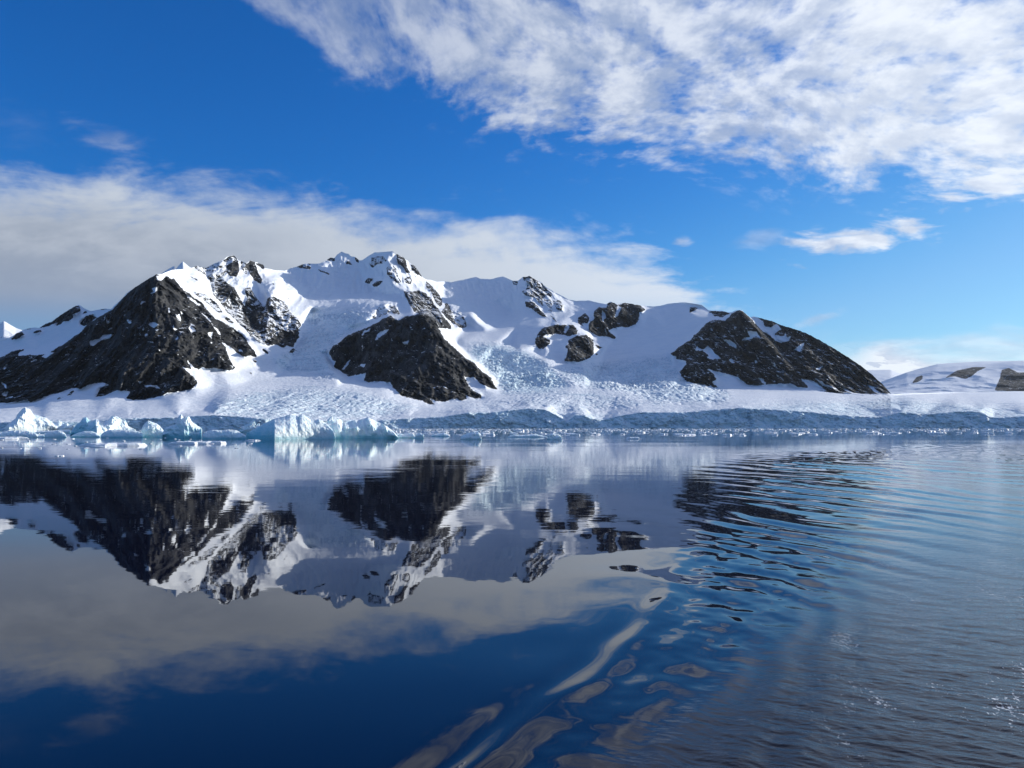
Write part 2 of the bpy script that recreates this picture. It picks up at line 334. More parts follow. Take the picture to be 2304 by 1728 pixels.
rk(c6, .08, [(720, 850), (760, 750), (800, 700), (900, 670), (940, 660), (1050, 660), (1150, 660), (1210, 720), (1200, 760), (1100, 790), (1060, 770), (940, 760), (850, 770), (800, 790), (890, 830), (890, 870), (820, 930), (760, 930)], [(1210, 580), (1260, 545), (1290, 525), (1340, 590), (1320, 640), (1250, 630), (1280, 680), (1210, 640)],
   [(1390, 500), (1450, 455), (1530, 470), (1540, 420), (1600, 395), (1660, 440), (1740, 408), (1800, 418), (1900, 432), (1980, 490), (1900, 520), (1900, 590), (1860, 650), (1760, 690), (1700, 670), (1540, 720), (1640, 800), (1620, 820), (1560, 790), (1450, 790), (1330, 720), (1330, 650), (1390, 590)],
   [(1100, 830), (1200, 780), (1300, 770), (1380, 830), (1390, 980), (1350, 1030), (1230, 1075), (1050, 1070), (1080, 1000), (1100, 930), (1060, 910), (1100, 880)], [(1410, 870), (1460, 910), (1500, 910), (1450, 930), (1420, 920)], [(1400, 980), (1450, 995), (1410, 1000)])
rk(c7, .12, [(280, 85), (370, 85), (340, 105), (280, 140)], [(450, 118), (600, 123), (640, 143), (570, 170), (510, 165)])
SNOWS = []
def sn(c, *polys):
    for p in polys: SNOWS.append(conv(c, p))
sn(c1, [(1110, 490), (1170, 470), (1250, 450), (1280, 405), (1420, 395), (1370, 450), (1260, 470), (1200, 520), (1130, 550)], [(1310, 370), (1370, 315), (1410, 320)], [(1570, 215), (1640, 215), (1620, 275)], [(1530, 180), (1570, 135), (1560, 170)],
   [(1850, 290), (1920, 245), (1970, 280), (1920, 320)], [(1800, 400), (1840, 385), (1855, 430), (1810, 435)], [(1630, 440), (1690, 395), (1700, 400)], [(1700, 460), (1750, 440), (1740, 455)], [(1750, 515), (1810, 480), (1780, 505)],
   [(510, 670), (640, 625), (690, 615), (570, 695)], [(400, 690), (480, 655), (470, 670)], [(360, 755), (440, 705), (465, 715), (440, 735)], [(40, 830), (80, 770), (100, 775), (60, 835)], [(100, 850), (140, 830), (120, 850)], [(235, 850), (285, 825), (260, 850)],
   [(20, 1130), (60, 1115), (120, 1095), (75, 1170), (40, 1165)], [(60, 1190), (170, 1165), (160, 1185), (80, 1200)], [(0, 990), (50, 1010), (90, 1050), (70, 1080), (40, 1030)], [(220, 1035), (290, 1020), (250, 1050)], [(440, 972), (480, 968), (460, 980)], [(580, 1048), (620, 1045), (600, 1055)],
   [(1640, 1040), (1665, 985), (1670, 1000), (1655, 1045)], [(1720, 985), (1790, 985), (1740, 1020)], [(1780, 1030), (1860, 1030), (1950, 1035), (2000, 1085), (1900, 1050), (1820, 1055)], [(1070, 615), (1105, 590), (1095, 610)], [(1180, 700), (1220, 695), (1190, 710)], [(2010, 1100), (2080, 1130), (2030, 1120)])
sn(c2, [(420, 600), (560, 560), (610, 530), (640, 465), (560, 495), (580, 530), (520, 580)], [(610, 340), (700, 318), (740, 340), (680, 400), (630, 385)], [(410, 700), (440, 650), (490, 655)], [(740, 325), (800, 330), (830, 400), (790, 370)],
   [(820, 910), (850, 990), (900, 1000), (920, 930), (905, 990), (850, 1015), (830, 990)], [(880, 820), (910, 810), (925, 900), (905, 900)], [(1020, 990), (1040, 940), (1070, 980), (1120, 1030), (1050, 1040)], [(1260, 1040), (1320, 1030), (1325, 1070), (1300, 1090), (1330, 1140), (1270, 1080)],
   [(1140, 760), (1260, 850), (1330, 950), (1400, 1020), (1435, 1085), (1390, 1060), (1340, 980), (1280, 900), (1200, 820)], [(740, 650), (775, 710), (760, 690)], [(765, 730), (785, 730), (790, 790), (765, 800)], [(870, 1300), (905, 1320), (895, 1330)], [(640, 1240), (670, 1260), (660, 1270)], [(1160, 1095), (1190, 1105), (1180, 1120)],
   [(1275, 1160), (1320, 1160), (1310, 1180)], [(1640, 1240), (1690, 1260), (1700, 1290), (1650, 1270)], [(515, 940), (590, 910), (640, 940), (590, 975)], [(470, 1070), (500, 1050), (520, 1095), (490, 1100)], [(500, 1150), (570, 1155), (600, 1175), (540, 1165)],
   [(610, 1510), (640, 1520), (615, 1540)], [(710, 1540), (740, 1545), (720, 1560)], [(910, 765), (970, 815), (930, 815)], [(960, 520), (1040, 600), (1170, 700), (1150, 710), (1020, 620)])
sn(c4, [(910, 252), (1062, 260), (1000, 305), (945, 290)], [(720, 525), (760, 450), (840, 408), (882, 410), (860, 440), (800, 480), (740, 530)], [(1020, 548), (1070, 545), (1120, 520), (1090, 582), (1060, 580)], [(550, 480), (600, 430), (700, 375), (640, 430), (580, 470)], [(545, 818), (570, 800), (620, 795), (600, 840)],
   [(345, 870), (400, 790), (460, 730), (465, 725), (430, 790), (370, 865)], [(1230, 675), (1290, 652), (1290, 670)], [(1365, 1060), (1410, 1060), (1400, 1075)], [(1470, 1015), (1500, 1050), (1555, 1080), (1510, 1075)], [(730, 590), (760, 565), (745, 595)], [(440, 470), (475, 465), (465, 480)], [(560, 500), (595, 490), (575, 510)],
   [(910, 510), (960, 480), (940, 500)], [(915, 585), (930, 540), (930, 560)], [(265, 595), (300, 570), (310, 580)], [(1630, 1190), (1665, 1190), (1650, 1205)], [(1260, 395), (1300, 390), (1290, 405)], [(1170, 290), (1210, 330), (1190, 320)])
sn(c6, [(1490, 480), (1540, 580), (1500, 600), (1510, 640), (1470, 600), (1480, 520)], [(1660, 440), (1700, 460), (1660, 560), (1620, 580), (1640, 500)], [(1050, 760), (1060, 680), (1100, 660), (1110, 690), (1080, 750)], [(1540, 720), (1580, 740), (1660, 700), (1690, 740), (1640, 770)], [(1250, 940), (1285, 952), (1270, 950)])
sn(c7, [(340, 430), (400, 460), (440, 430), (410, 395), (460, 440), (560, 540), (470, 550), (430, 520), (460, 520), (400, 470), (340, 470)], [(630, 545), (660, 540), (690, 585), (640, 570)], [(790, 290), (880, 300), (925, 372), (870, 340), (820, 370), (750, 385), (760, 350), (820, 350)],
   [(820, 170), (860, 165), (930, 200), (950, 250), (1000, 260), (1060, 230), (1100, 280), (1060, 300), (1040, 330), (1130, 340), (1130, 300), (1150, 350), (1190, 340), (1150, 390), (1080, 400), (1000, 340), (900, 270)], [(1210, 460), (1310, 390), (1270, 480), (1240, 470)], [(1400, 630), (1470, 610), (1430, 650)],
   [(1260, 715), (1300, 725), (1390, 740), (1510, 835), (1340, 800), (1310, 760)], [(1380, 710), (1500, 770), (1650, 830), (1600, 815), (1480, 785)], [(1640, 665), (1740, 720), (1700, 705)], [(1600, 760), (1750, 852), (1680, 835)], [(1810, 730), (1860, 775), (1950, 795), (1950, 805), (1910, 795), (1990, 850), (1930, 842)],
   [(890, 705), (940, 720), (965, 772), (920, 750)], [(580, 370), (640, 370), (700, 420), (695, 450), (650, 430)], [(680, 250), (700, 260), (680, 290)], [(860, 550), (895, 575), (870, 585)], [(1540, 480), (1605, 540), (1580, 525)], [(490, 735), (560, 800), (540, 790)])

rock_r = np.zeros((RH, RW)); dust_r = np.zeros((RH, RW))
for p, d in ROCKS: raster(p, rock_r, 1.0); raster(p, dust_r, d)
for p in SNOWS: raster(p, rock_r, 0.0)
rock_soft = blur(rock_r, 0.8)
dust_r = blur(dust_r, 3.0)
rock_wide = blur(rock_r, 4.0)
# kinds of ice surface
ice_r = np.zeros((RH, RW)); sera_r = np.zeros((RH, RW))
def icefall(amount, blue, poly):
    a = np.zeros((RH, RW)); raster(poly, a, 1.0); a = blur(a, 9)
    np.maximum(sera_r, a * amount, out=sera_r); np.maximum(ice_r, a * blue, out=ice_r)
icefall(1.0, .5, [(690, 700), (780, 692), (850, 708), (830, 728), (760, 765), (735, 800), (760, 852), (640, 835), (600, 812), (670, 785), (690, 730)])
icefall(1.0, .75, [(1055, 778), (1110, 775), (1180, 790), (1230, 820), (1290, 870), (1230, 885), (1130, 885), (1120, 855), (1060, 800)])
icefall(.6, .3, [(1110, 905), (1190, 880), (1300, 878), (1400, 885), (1460, 900), (1440, 918), (1300, 940), (1180, 915), (1060, 925), (900, 932)])
icefall(.65, .45, [(480, 905), (560, 885), (700, 872), (800, 878), (900, 905), (960, 915), (850, 945), (600, 950), (470, 940)])
icefall(1.1, .45, [(1250, 830), (1400, 815), (1500, 800), (1530, 840), (1640, 880), (1640, 905), (1480, 910), (1400, 885), (1290, 868)])
icefall(.5, .5, [(-20, 968), (-20, 950), (400, 936), (850, 945), (1000, 936), (1190, 918), (1400, 932), (1660, 914), (1780, 905), (2000, 895), (2300, 915), (2480, 930), (2480, 968)])

# ---------------------------------------------------------------- shape of the main massif and its glacier
SKY = [(-200, 812), (-60, 785), (0, 768), (20, 760), (52, 742), (72, 737), (88, 738), (100, 730), (118, 722), (132, 712), (150, 700), (165, 691), (178, 686), (185, 691), (195, 697), (205, 700), (215, 698), (232, 695), (250, 695), (262, 684), (275, 671), (285, 660), (300, 649), (320, 636), (345, 621), (352, 617), (365, 616), (374, 612), (388, 607), (398, 606), (425, 605), (436, 601), (447, 598), (454, 601), (462, 603), (485, 592), (503, 584), (512, 577), (521, 575), (527, 575), (532, 581), (545, 588), (553, 592), (558, 589), (563, 586), (571, 589), (580, 591), (592, 596), (597, 603), (620, 608), (641, 609), (655, 603), (668, 600), (678, 595), (690, 593), (700, 593), (718, 593), (734, 586), (743, 579), (752, 581), (758, 573), (769, 566), (778, 570), (784, 571), (790, 577), (799, 578), (809, 586), (816, 585), (830, 575), (843, 568), (863, 567), (883, 565), (887, 569), (890, 575), (893, 571), (899, 576), (906, 577), (912, 584), (917, 586), (924, 593), (933, 598), (942, 611), (951, 624), (959, 629), (971, 630), (982, 634), (1000, 633), (1015, 635), (1034, 631), (1053, 627), (1071, 623), (1080, 627), (1106, 628), (1120, 624), (1132, 622), (1145, 628), (1156, 632), (1165, 632), (1177, 623), (1184, 622), (1191, 621), (1199, 625), (1219, 636), (1227, 645), (1245, 656), (1269, 668), (1279, 674), (1297, 677), (1325, 676), (1342, 680), (1364, 685), (1369, 681), (1374, 679), (1380, 681), (1386, 684), (1408, 681), (1434, 686), (1468, 690), (1485, 688), (1505, 683), (1538, 680), (1561, 683), (1579, 686), (1594, 698), (1610, 699), (1627, 700), (1645, 704), (1654, 699), (1662, 697), (1672, 700), (1683, 710), (1688, 714), (1695, 712), (1720, 718), (1736, 722), (1756, 731), (1776, 737), (1796, 743), (1819, 752), (1847, 767), (1875, 783), (1905, 802), (1936, 822), (1961, 842), (1986, 865), (2004, 885), (2013, 886.5), (2100, 884), (2200, 881), (2304, 880), (2560, 875)]
SKYD = [(-200, 5200), (178, 5200), (235, 5000), (250, 4350), (352, 4250), (385, 4600), (447, 5700), (521, 6050), (560, 6200), (641, 7000), (743, 7250), (769, 7300), (809, 7250), (863, 6950), (886, 6800), (951, 7000), (1000, 7600), (1132, 7500), (1191, 7000), (1297, 7000), (1374, 6500), (1468, 6700), (1538, 6500), (1627, 6000), (1662, 5200), (1756, 5150), (1875, 4900), (2004, 4430), (2013, 4600), (2060, 5400), (2160, 6400), (2560, 7600)]
SHORED = [(-200, 2500), (600, 2500), (850, 2800), (1200, 2900), (2560, 2900)]
def ip(t, x): a = np.array(t, float); return np.interp(x, a[:, 0], a[:, 1])
LIP = [(-200, 950), (100, 948), (215, 946), (290, 939), (400, 937), (480, 932), (600, 940), (700, 944), (850, 944), (920, 940), (1000, 936), (1054, 926), (1104, 927), (1142, 922), (1190, 917), (1228, 920), (1253, 932), (1275, 945), (1294, 932), (1316, 932), (1335, 940), (1358, 943), (1392, 934), (1443, 926), (1538, 926), (1601, 921), (1665, 916), (1780, 922), (1900, 933), (1975, 938), (2030, 926), (2084, 931), (2157, 924), (2205, 925), (2235, 938), (2290, 936), (2420, 930), (2560, 930)]

CTRL = []; EDG = []
def line(*pts):
    s = len(CTRL)
    for p in pts: CTRL.append(p)
    for i in range(s, len(CTRL) - 1): EDG.append((i, i + 1))
def pts(*p): CTRL.extend(p)
xs = np.unique(np.concatenate([np.array(SKYD)[:, 0], np.arange(-200, 2561, 60)]))
line(*[(x, ip(SKY, x) - 3, ip(SKYD, x)) for x in xs])
line(*[(x, 975, ip(SHORED, x) - 5) for x in range(-200, 2561, 60)])
line(*[(x, y + 1, ip(SHORED, x) + 25) for x, y in LIP])
line(*[(x, y - 2, ip(SHORED, x) + 110) for x, y in LIP])
# left mountain: snow slope behind it, then its own outline
line((-200, 846, 5000), (0, 801, 4900), (40, 795, 4900), (80, 790, 4850), (150, 767, 4850), (195, 730, 4900), (240, 698, 4950))
line((-200, 852, 4150), (0, 806, 4150), (40, 800, 4150), (82, 795, 4150), (150, 773, 4200), (197, 735, 4250), (247, 700, 4280))
pts((60, 765, 5000), (130, 735, 5000), (178, 700, 5050))
line((352, 619, 4230), (362, 650, 4110), (364, 700, 3980), (354, 740, 3860), (336, 775, 3740), (338, 820, 3600), (343, 870, 3400), (348, 898, 3260))
pts((250, 760, 4060), (150, 820, 3900), (280, 690, 4180), (60, 850, 3850), (200, 850, 3620), (280, 840, 3500))
line((-200, 918, 3500), (0, 908, 3450), (67, 906, 3400), (118, 887, 3500), (181, 876, 3560), (214, 893, 3380), (260, 881, 3420), (284, 897, 3300), (348, 900, 3240), (376, 886, 3330), (410, 880, 3360), (446, 860, 3440))
line((336, 775, 3740), (380, 810, 3620), (420, 840, 3500), (446, 859, 3440))
line((446, 859, 3440), (438, 840, 3560), (432, 832, 3650), (454, 831, 3750), (490, 829, 3860), (534, 833, 3980), (586, 825, 4170), (622, 807, 4330), (636, 800, 4400))
line((400, 825, 3640), (392, 790, 3800))
line((372, 640, 4260), (410, 700, 4180), (440, 740, 4130), (490, 800, 3960), (515, 830, 3900))
pts((400, 745, 3980), (440, 800, 3880), (470, 790, 3980), (385, 700, 4030), (560, 800, 4200))
line((392, 612, 4620), (412, 650, 4520), (450, 690, 4480), (500, 735, 4420), (550, 775, 4360), (590, 800, 4340))
line((425, 607, 5050), (440, 611, 5100), (454, 633, 4950), (461, 655, 4860), (490, 684, 4780), (527, 720, 4680), (550, 744, 4600), (581, 767, 4520), (608, 782, 4450), (636, 800, 4400))
# second peak and its right spur
line((521, 579, 6020), (530, 610, 5850), (545, 650, 5600), (560, 700, 5350), (575, 740, 5050), (590, 765, 4850))
line((470, 640, 5420), (500, 690, 5000), (540, 728, 4800))
line((566, 592, 6180), (580, 630, 5950), (583, 670, 5720), (590, 690, 5560))
line((620, 643, 5720), (608, 668, 5480), (604, 705, 5250), (603, 741, 5020), (606, 777, 4780))
line((606, 779, 4760), (640, 782, 4900), (662, 782, 5000), (678, 744, 5300), (674, 722, 5450), (702, 690, 5850))
pts((640, 740, 5250), (650, 690, 5650), (640, 655, 5900), (600, 620, 6200), (690, 650, 6500))
# valley between, icefall, plateau
pts((650, 822, 4400), (700, 800, 4620), (690, 830, 4300), (760, 845, 4020), (620, 850, 3980), (700, 862, 3800), (560, 860, 3800), (480, 870, 3500), (720, 790, 4650), (740, 820, 4400))
line((430, 905, 3150), (520, 872, 3500), (640, 866, 3750), (760, 870, 3650), (860, 882, 3500), (930, 900, 3420))
pts((470, 920, 2950), (650, 910, 3000), (780, 915, 3050), (300, 920, 2950), (150, 930, 2850), (0, 938, 2750), (560, 925, 2800), (880, 920, 3150))
line((700, 745, 5320), (760, 735, 5180), (830, 722, 5050))
line((700, 700, 6000), (760, 692, 5870), (850, 690, 5620), (890, 705, 5500))
line((700, 672, 6200), (770, 672, 6150), (850, 672, 6100), (895, 676, 6000), (905, 700, 5700))
line((700, 648, 6550), (750, 655, 6550), (800, 664, 6450), (860, 663, 6380), (900, 662, 6250))
pts((720, 610, 6900), (700, 630, 6700), (760, 620, 7000), (810, 630, 6900), (840, 600, 6950))
# the highest summit: crest between its shaded and its sunlit side
line((884, 569, 6760), (872, 590, 6640), (870, 606, 6560), (874, 622, 6460), (881, 640, 6340), (905, 657, 6150), (917, 680, 5900), (935, 704, 5650), (949, 702, 5640))
line((890, 577, 6850), (905, 600, 6750), (915, 640, 6500), (940, 670, 6200), (965, 700, 5900), (985, 720, 5700), (1010, 740, 5600))
line((951, 629, 6980), (985, 660, 6800), (1000, 690, 6400), (1020, 715, 6150), (1052, 737, 6000))
pts((1040, 650, 7300), (1000, 645, 7400), (1100, 670, 7050), (1150, 700, 6700), (1090, 720, 6350), (1060, 700, 6500), (1120, 740, 6050))
line((1062, 708, 6050), (1075, 725, 5900), (1095, 738, 5800))
line((1191, 625, 6960), (1176, 650, 6800), (1165, 670, 6700), (1185, 695, 6400), (1210, 712, 6200), (1238, 722, 6050))
line((1215, 722, 6000), (1160, 735, 5950), (1090, 745, 5800), (1030, 760, 5550))
pts((1230, 680, 6600), (1290, 700, 6400), (1260, 740, 5900), (1150, 775, 5450), (1210, 790, 5250), (1230, 760, 5500))
line((1205, 775, 5250), (1215, 742, 5600), (1250, 731, 5750), (1290, 733, 5850), (1330, 748, 5950))
line((1270, 812, 4950), (1290, 770, 5250), (1320, 755, 5450), (1336, 795, 5250), (1310, 814, 5000))
line((1326, 740, 5900), (1345, 700, 6250), (1375, 684, 6450))
line((1380, 760, 5950), (1410, 735, 6150), (1440, 700, 6350), (1455, 695, 6500))
pts((1500, 740, 5850), (1560, 710, 5900), (1450, 740, 6050), (1400, 790, 5600), (1480, 790, 5400), (1350, 800, 5550), (1350, 835, 5150), (1450, 840, 4900), (1520, 800, 5150))
# crevassed ledge on the right of the middle buttress
line((1040, 768, 5300), (1110, 776, 5200), (1170, 788, 5050), (1225, 808, 4850), (1270, 840, 4550), (1320, 872, 4150))
pts((1100, 810, 4950), (1150, 840, 4650), (1200, 870, 4250), (1130, 880, 4050), (1240, 870, 4200))
line((1100, 905, 3500), (1200, 885, 3850), (1300, 878, 3950), (1400, 884, 3850), (1470, 900, 3550), (1520, 906, 3450))
pts((1150, 915, 3250), (1300, 915, 3200), (1420, 920, 3150), (1000, 925, 3100), (1450, 875, 4350), (1500, 880, 4100), (1560, 885, 3950), (1400, 860, 4700))
# middle buttress
line((776, 751, 5100), (810, 739, 5200), (851, 716, 5450), (873, 706, 5550), (900, 706, 5600), (940, 700, 5620))
line((738, 792, 4720), (750, 779, 4750), (780, 755, 4820), (811, 744, 4800), (855, 722, 4800), (873, 713, 4780), (912, 712, 4720), (930, 710, 4680), (949, 706, 4620), (970, 715, 4640), (984, 723, 4640), (990, 740, 4560), (1010, 772, 4440), (1028, 788, 4380), (1046, 806, 4280), (1068, 818, 4230), (1088, 840, 4130), (1106, 852, 4080), (1112, 868, 4000), (1122, 878, 3950))
line((990, 715, 5650), (996, 738, 5550), (1016, 768, 5300), (1034, 784, 5150), (1052, 801, 4950), (1074, 813, 4800), (1094, 835, 4600), (1112, 848, 4450), (1119, 866, 4250), (1130, 877, 4080))
line((949, 706, 4620), (985, 760, 4340), (980, 800, 4140), (945, 835, 3930), (935, 870, 3760), (928, 897, 3580))
line((985, 800, 4170), (1000, 850, 3960), (1000, 903, 3620))
pts((1040, 860, 4020), (1060, 840, 4150), (900, 780, 4380), (830, 790, 4540), (860, 830, 4200))
line((733, 796, 4760), (750, 826, 4560), (784, 849, 4280), (829, 862, 4040), (852, 859, 4020), (880, 864, 3880), (888, 874, 3800), (906, 893, 3580), (928, 899, 3520), (952, 905, 3480), (1000, 907, 3540), (1036, 903, 3640), (1084, 897, 3780), (1125, 881, 3950))
# right mountain
line((1508, 797, 5080), (1531, 779, 5180), (1551, 766, 5240), (1569, 748, 5300), (1581, 736, 5340), (1596, 722, 5360), (1617, 720, 5330), (1632, 722, 5300), (1650, 704, 5240))
line((1500, 796, 5300), (1545, 764, 5500), (1575, 735, 5650), (1592, 717, 5750), (1617, 714, 5780), (1630, 716, 5750), (1643, 705, 5700))
line((1663, 700, 5160), (1690, 730, 5060), (1715, 760, 4960), (1745, 790, 4830), (1775, 825, 4680), (1800, 860, 4540), (1815, 880, 4440))
line((1690, 716, 5250), (1725, 750, 5140), (1760, 790, 4960), (1785, 820, 4800))
line((1617, 722, 5300), (1640, 760, 5080), (1650, 800, 4900), (1690, 840, 4700), (1705, 865, 4560))
line((1632, 725, 5330), (1655, 745, 5220), (1680, 790, 5000))
line((1596, 725, 5340), (1570, 780, 5050), (1560, 820, 4850), (1580, 850, 4650), (1600, 868, 4540))
line((1527, 838, 4800), (1544, 858, 4680), (1582, 866, 4620), (1619, 876, 4520), (1733, 880, 4460), (1834, 884, 4420), (1910, 887, 4400), (2004, 887, 4380))
line((1960, 845, 4640), (1900, 830, 4620), (1860, 800, 4780), (1800, 770, 4960), (1756, 740, 5120))
pts((1850, 850, 4540), (1920, 870, 4450))
line((1600, 900, 3700), (1733, 887, 4150), (1900, 892, 4000), (2013, 889, 4500), (2150, 889, 4700), (2304, 888, 4900), (2560, 885, 5200))
pts((1700, 905, 3350), (1850, 908, 3300), (2000, 915, 3200), (2150, 910, 3300), (2304, 908, 3400), (2450, 906, 3400), (2050, 898, 3750), (2250, 898, 3900))

def tin(ctrl, edges, px, py):
    """piecewise linear depth through the control points"""
    vs = [Vector((c[0], c[1])) for c in ctrl]
    r = delaunay_2d_cdt(vs, edges, [], 0, 1e-3)
    vo, tris, orig = r[0], r[2], r[3]
    dep = np.zeros(len(vo))
    C = np.array(ctrl, float)
    for i, o in enumerate(orig):
        if o: dep[i] = C[o[0], 2]
        else:
            d = np.hypot(C[:, 0] - vo[i].x, C[:, 1] - vo[i].y); j = np.argsort(d)[:3]; w = 1 / (d[j] + 1e-3); dep[i] = (C[j, 2] * w).sum() / w.sum()
    x0, y0 = px.min(), py.min()
    out = np.zeros(px.shape)
    for t in tris:
        a, b, c = [vo[i] for i in t[:3]]
        det = (b.y - c.y) * (a.x - c.x) + (c.x - b.x) * (a.y - c.y)
        if abs(det) < 1e-9: continue
        xa = min(a.x, b.x, c.x); xb = max(a.x, b.x, c.x); ya = min(a.y, b.y, c.y); yb = max(a.y, b.y, c.y)
        i0 = max(0, int(xa - x0) - 1); i1 = min(px.shape[1], int(xb - x0) + 2); j0 = max(0, int(ya - y0) - 1); j1 = min(px.shape[0], int(yb - y0) + 2)
        if i1 <= i0 or j1 <= j0: continue
        gx = px[j0:j1, i0:i1]; gy = py[j0:j1, i0:i1]
        l1 = ((b.y - c.y) * (gx - c.x) + (c.x - b.x) * (gy - c.y)) / det
        l2 = ((c.y - a.y) * (gx - c.x) + (a.x - c.x) * (gy - c.y)) / det
        l3 = 1 - l1 - l2
        k = (l1 > -1e-6) & (l2 > -1e-6) & (l3 > -1e-6)
        v = l1 * dep[t[0]] + l2 * dep[t[1]] + l3 * dep[t[2]]
        out[j0:j1, i0:i1][k] = v[k]
    return out
gx, gy = np.meshgrid(np.arange(RX0, RX1) + 0.5, np.arange(RY0, RY1) + 0.5)
DEP = tin(CTRL, EDG, gx, gy)
# columns above the skyline: carry the ridge depth upward so that blurring keeps it
for i in range(RW):
    col = DEP[:, i]; nz = np.nonzero(col > 0)[0]
    if len(nz): col[:nz[0]] = col[nz[0]]; col[nz[-1]:] = col[nz[-1]]
D_sharp = blur(DEP, 1.0); D_soft = blur(DEP, 4.0)
DEP = D_sharp * rock_wide + D_soft * (1 - rock_wide)
lipg = ip(LIP, gx[:1]) + 0 * gy
shf = sstep(gy, 862, 878) * (1 - rock_wide) * (1 - sstep(gy, lipg - 22, lipg - 8)); DEP = DEP * (1 - shf) + blur(DEP, 9.0) * shf
low = sstep(gy, lipg - 16, lipg - 6); DEP = DEP * (1 - low) + D_sharp * low

# grid over the visible slope: columns every 2 px, rows from skyline to shore
NC = 1300; NR = 400; NB = 8
cx = np.linspace(RX0 + 2, RX1 - 4, NC)
top = np.interp(cx, [p[0] for p in SKY], [p[1] for p in SKY])
rk_top = sample(rock_wide, cx, top + 4)
top = top + (0.9 + 2.6 * rk_top) * fbm(cx / 11.0, cx * 0 + 3, cx * 0, 4, 0.6) * (sstep(-cx, -2010, -1990))
bot = 961.5 + CAM_H * F / ip(SHORED, cx)
t = np.linspace(0, 1, NR)[:, None]
PX = np.broadcast_to(cx, (NR, NC)).copy()
mid_ = top + (bot - top) * np.clip((850.0 - top) / (bot - top), 0.35, 0.68); PY = np.where(t < 0.5, top + (mid_ - top) * t * 2, mid_ + (bot - mid_) * (t - 0.5) * 2)
Dg = sample(DEP, PX, np.maximum(PY, top + 1.5))
wx1 = 4.0 * fbm(PX / 9, PY / 10, 0 * PX + 1, 4, 0.6); wy1 = 3.0 * fbm(PX / 9, PY / 10, 0 * PX + 7, 4, 0.6)
rock = sample(rock_soft, PX + wx1, PY + wy1); dust = sample(dust_r, PX, PY); sera = sample(sera_r, PX, PY); iceb = sample(ice_r, PX, PY); rw = sample(rock_wide, PX, PY)
X, Y, Z = at(PX, PY, Dg)
# relief along the sight line: ribs and gullies on rock, blocks in icefalls, soft wind shapes on snow
amp_r = np.clip(rw * 1.2, 0, 1)
lean = X + 0.35 * Z
n1 = ridged(lean / 230, Y / 900, Z / 900, 6, 0.55) - 0.45
n2 = ridged(lean / 60 + 9, Y / 300, Z / 190, 4, 0.6) - 0.45
n3 = ridged((X + 0.5 * Z) / 24, Y / 60, Z / 60, 3, 0.6) - 0.45
n4 = cellular((X + 0.4 * Z) / 85 + 0.5 * fbm(X / 60, Y / 60, Z / 60, 2), Z / 120, 3)[2] - 0.5
disp = amp_r * (n1 * -240 + n2 * -105 + n3 * -34 + n4 * 46)
s1 = fbm(X / 420, Y / 420, Z / 300, 4, 0.5)
flute = ridged((X + 0.3 * Z) / 62, Y / 400, Z / 420, 4, 0.6) - 0.45
disp = disp + (1 - amp_r) * flute * -62 * sstep(PY, 720, 660) * (1 - sera)
disp = disp + (1 - amp_r) * s1 * 22 * sstep(Dg, 3100, 4200)
steep = sstep(PY, 925, 900)
disp = disp * np.clip((PY - top) / 14 + 0.25, 0.25, 1)
Dn = Dg + disp * sstep(Dg, 2950, 3250)
X, Y, Z = at(PX, PY, Dn)
# blocks (seracs) raise and lower the ice itself
wv = fbm(X / 70, Y / 70, Z / 70, 3)
f1, f2, cid = cellular(X / 22 + 0.9 * wv, Y / 34 + 0.9 * wv)
g1, g2, gid = cellular(X / 9 + 1.2 * wv, Y / 17, 5)
blk = (cid - 0.5) * 5 + np.minimum(f2 - f1, 0.35) * 12 + (gid - 0.5) * 4 + np.minimum(g2 - g1, 0.3) * 7 + 9 * (ridged(X / 90 + 0.5 * wv, Y / 60, Z / 60, 5, 0.6) - 0.45)
blk = blk * (0.45 + 0.9 * sstep(fbm(X / 220, Y / 260, Z / 200, 3), -0.25, 0.3))
face = sstep(PY, ip(LIP, PX) - 2, ip(LIP, PX) + 5)
flat = sstep(PY, 866, 890)
f3, f4, c3d = cellular(X / 30 + 1.1 * wv, Y / 150 + 1.1 * wv, 9)
shelf = (c3d - 0.5) * 6 + np.minimum(f4 - f3, 0.3) * 16 + 10 * (ridged(X / 120 + wv, Y / 240, Z * 0 + 3, 4, 0.55) - 0.45)
blk = blk * (1 - flat) + shelf * flat * 0.55
blk = 1.5 * blk * sera * (1 - face) * np.clip((PY - top) / 10, 0, 1)
cre = ridged(X / 260, Y / 160, 0 * X, 4, 0.5) - 0.4
Z = Z + blk * 0.9 - sera * (1 - face) * 4 + cre * 2.5 * sstep(PY, 850, 880) * (1 - rw) * (1 - face)
# the calving front: vertical fissures and bulges towards the sea
fr = 0.6 * (ridged((X + 0.5 * Z) / 95, X * 0 + 2, Z / 70, 5, 0.6) - 0.45) + 0.7 * fbm(X / 190, X * 0 + 5, Z / 150, 3)
fr2 = fbm((X - 0.6 * Z) / 15, Y * 0, Z / 15, 4, 0.65)
Y = Y + face * (fr * 42 + fr2 * 8) + face * (1 - t) * 0
X = X + face * fr2 * 4
Z[-1, :] = -3
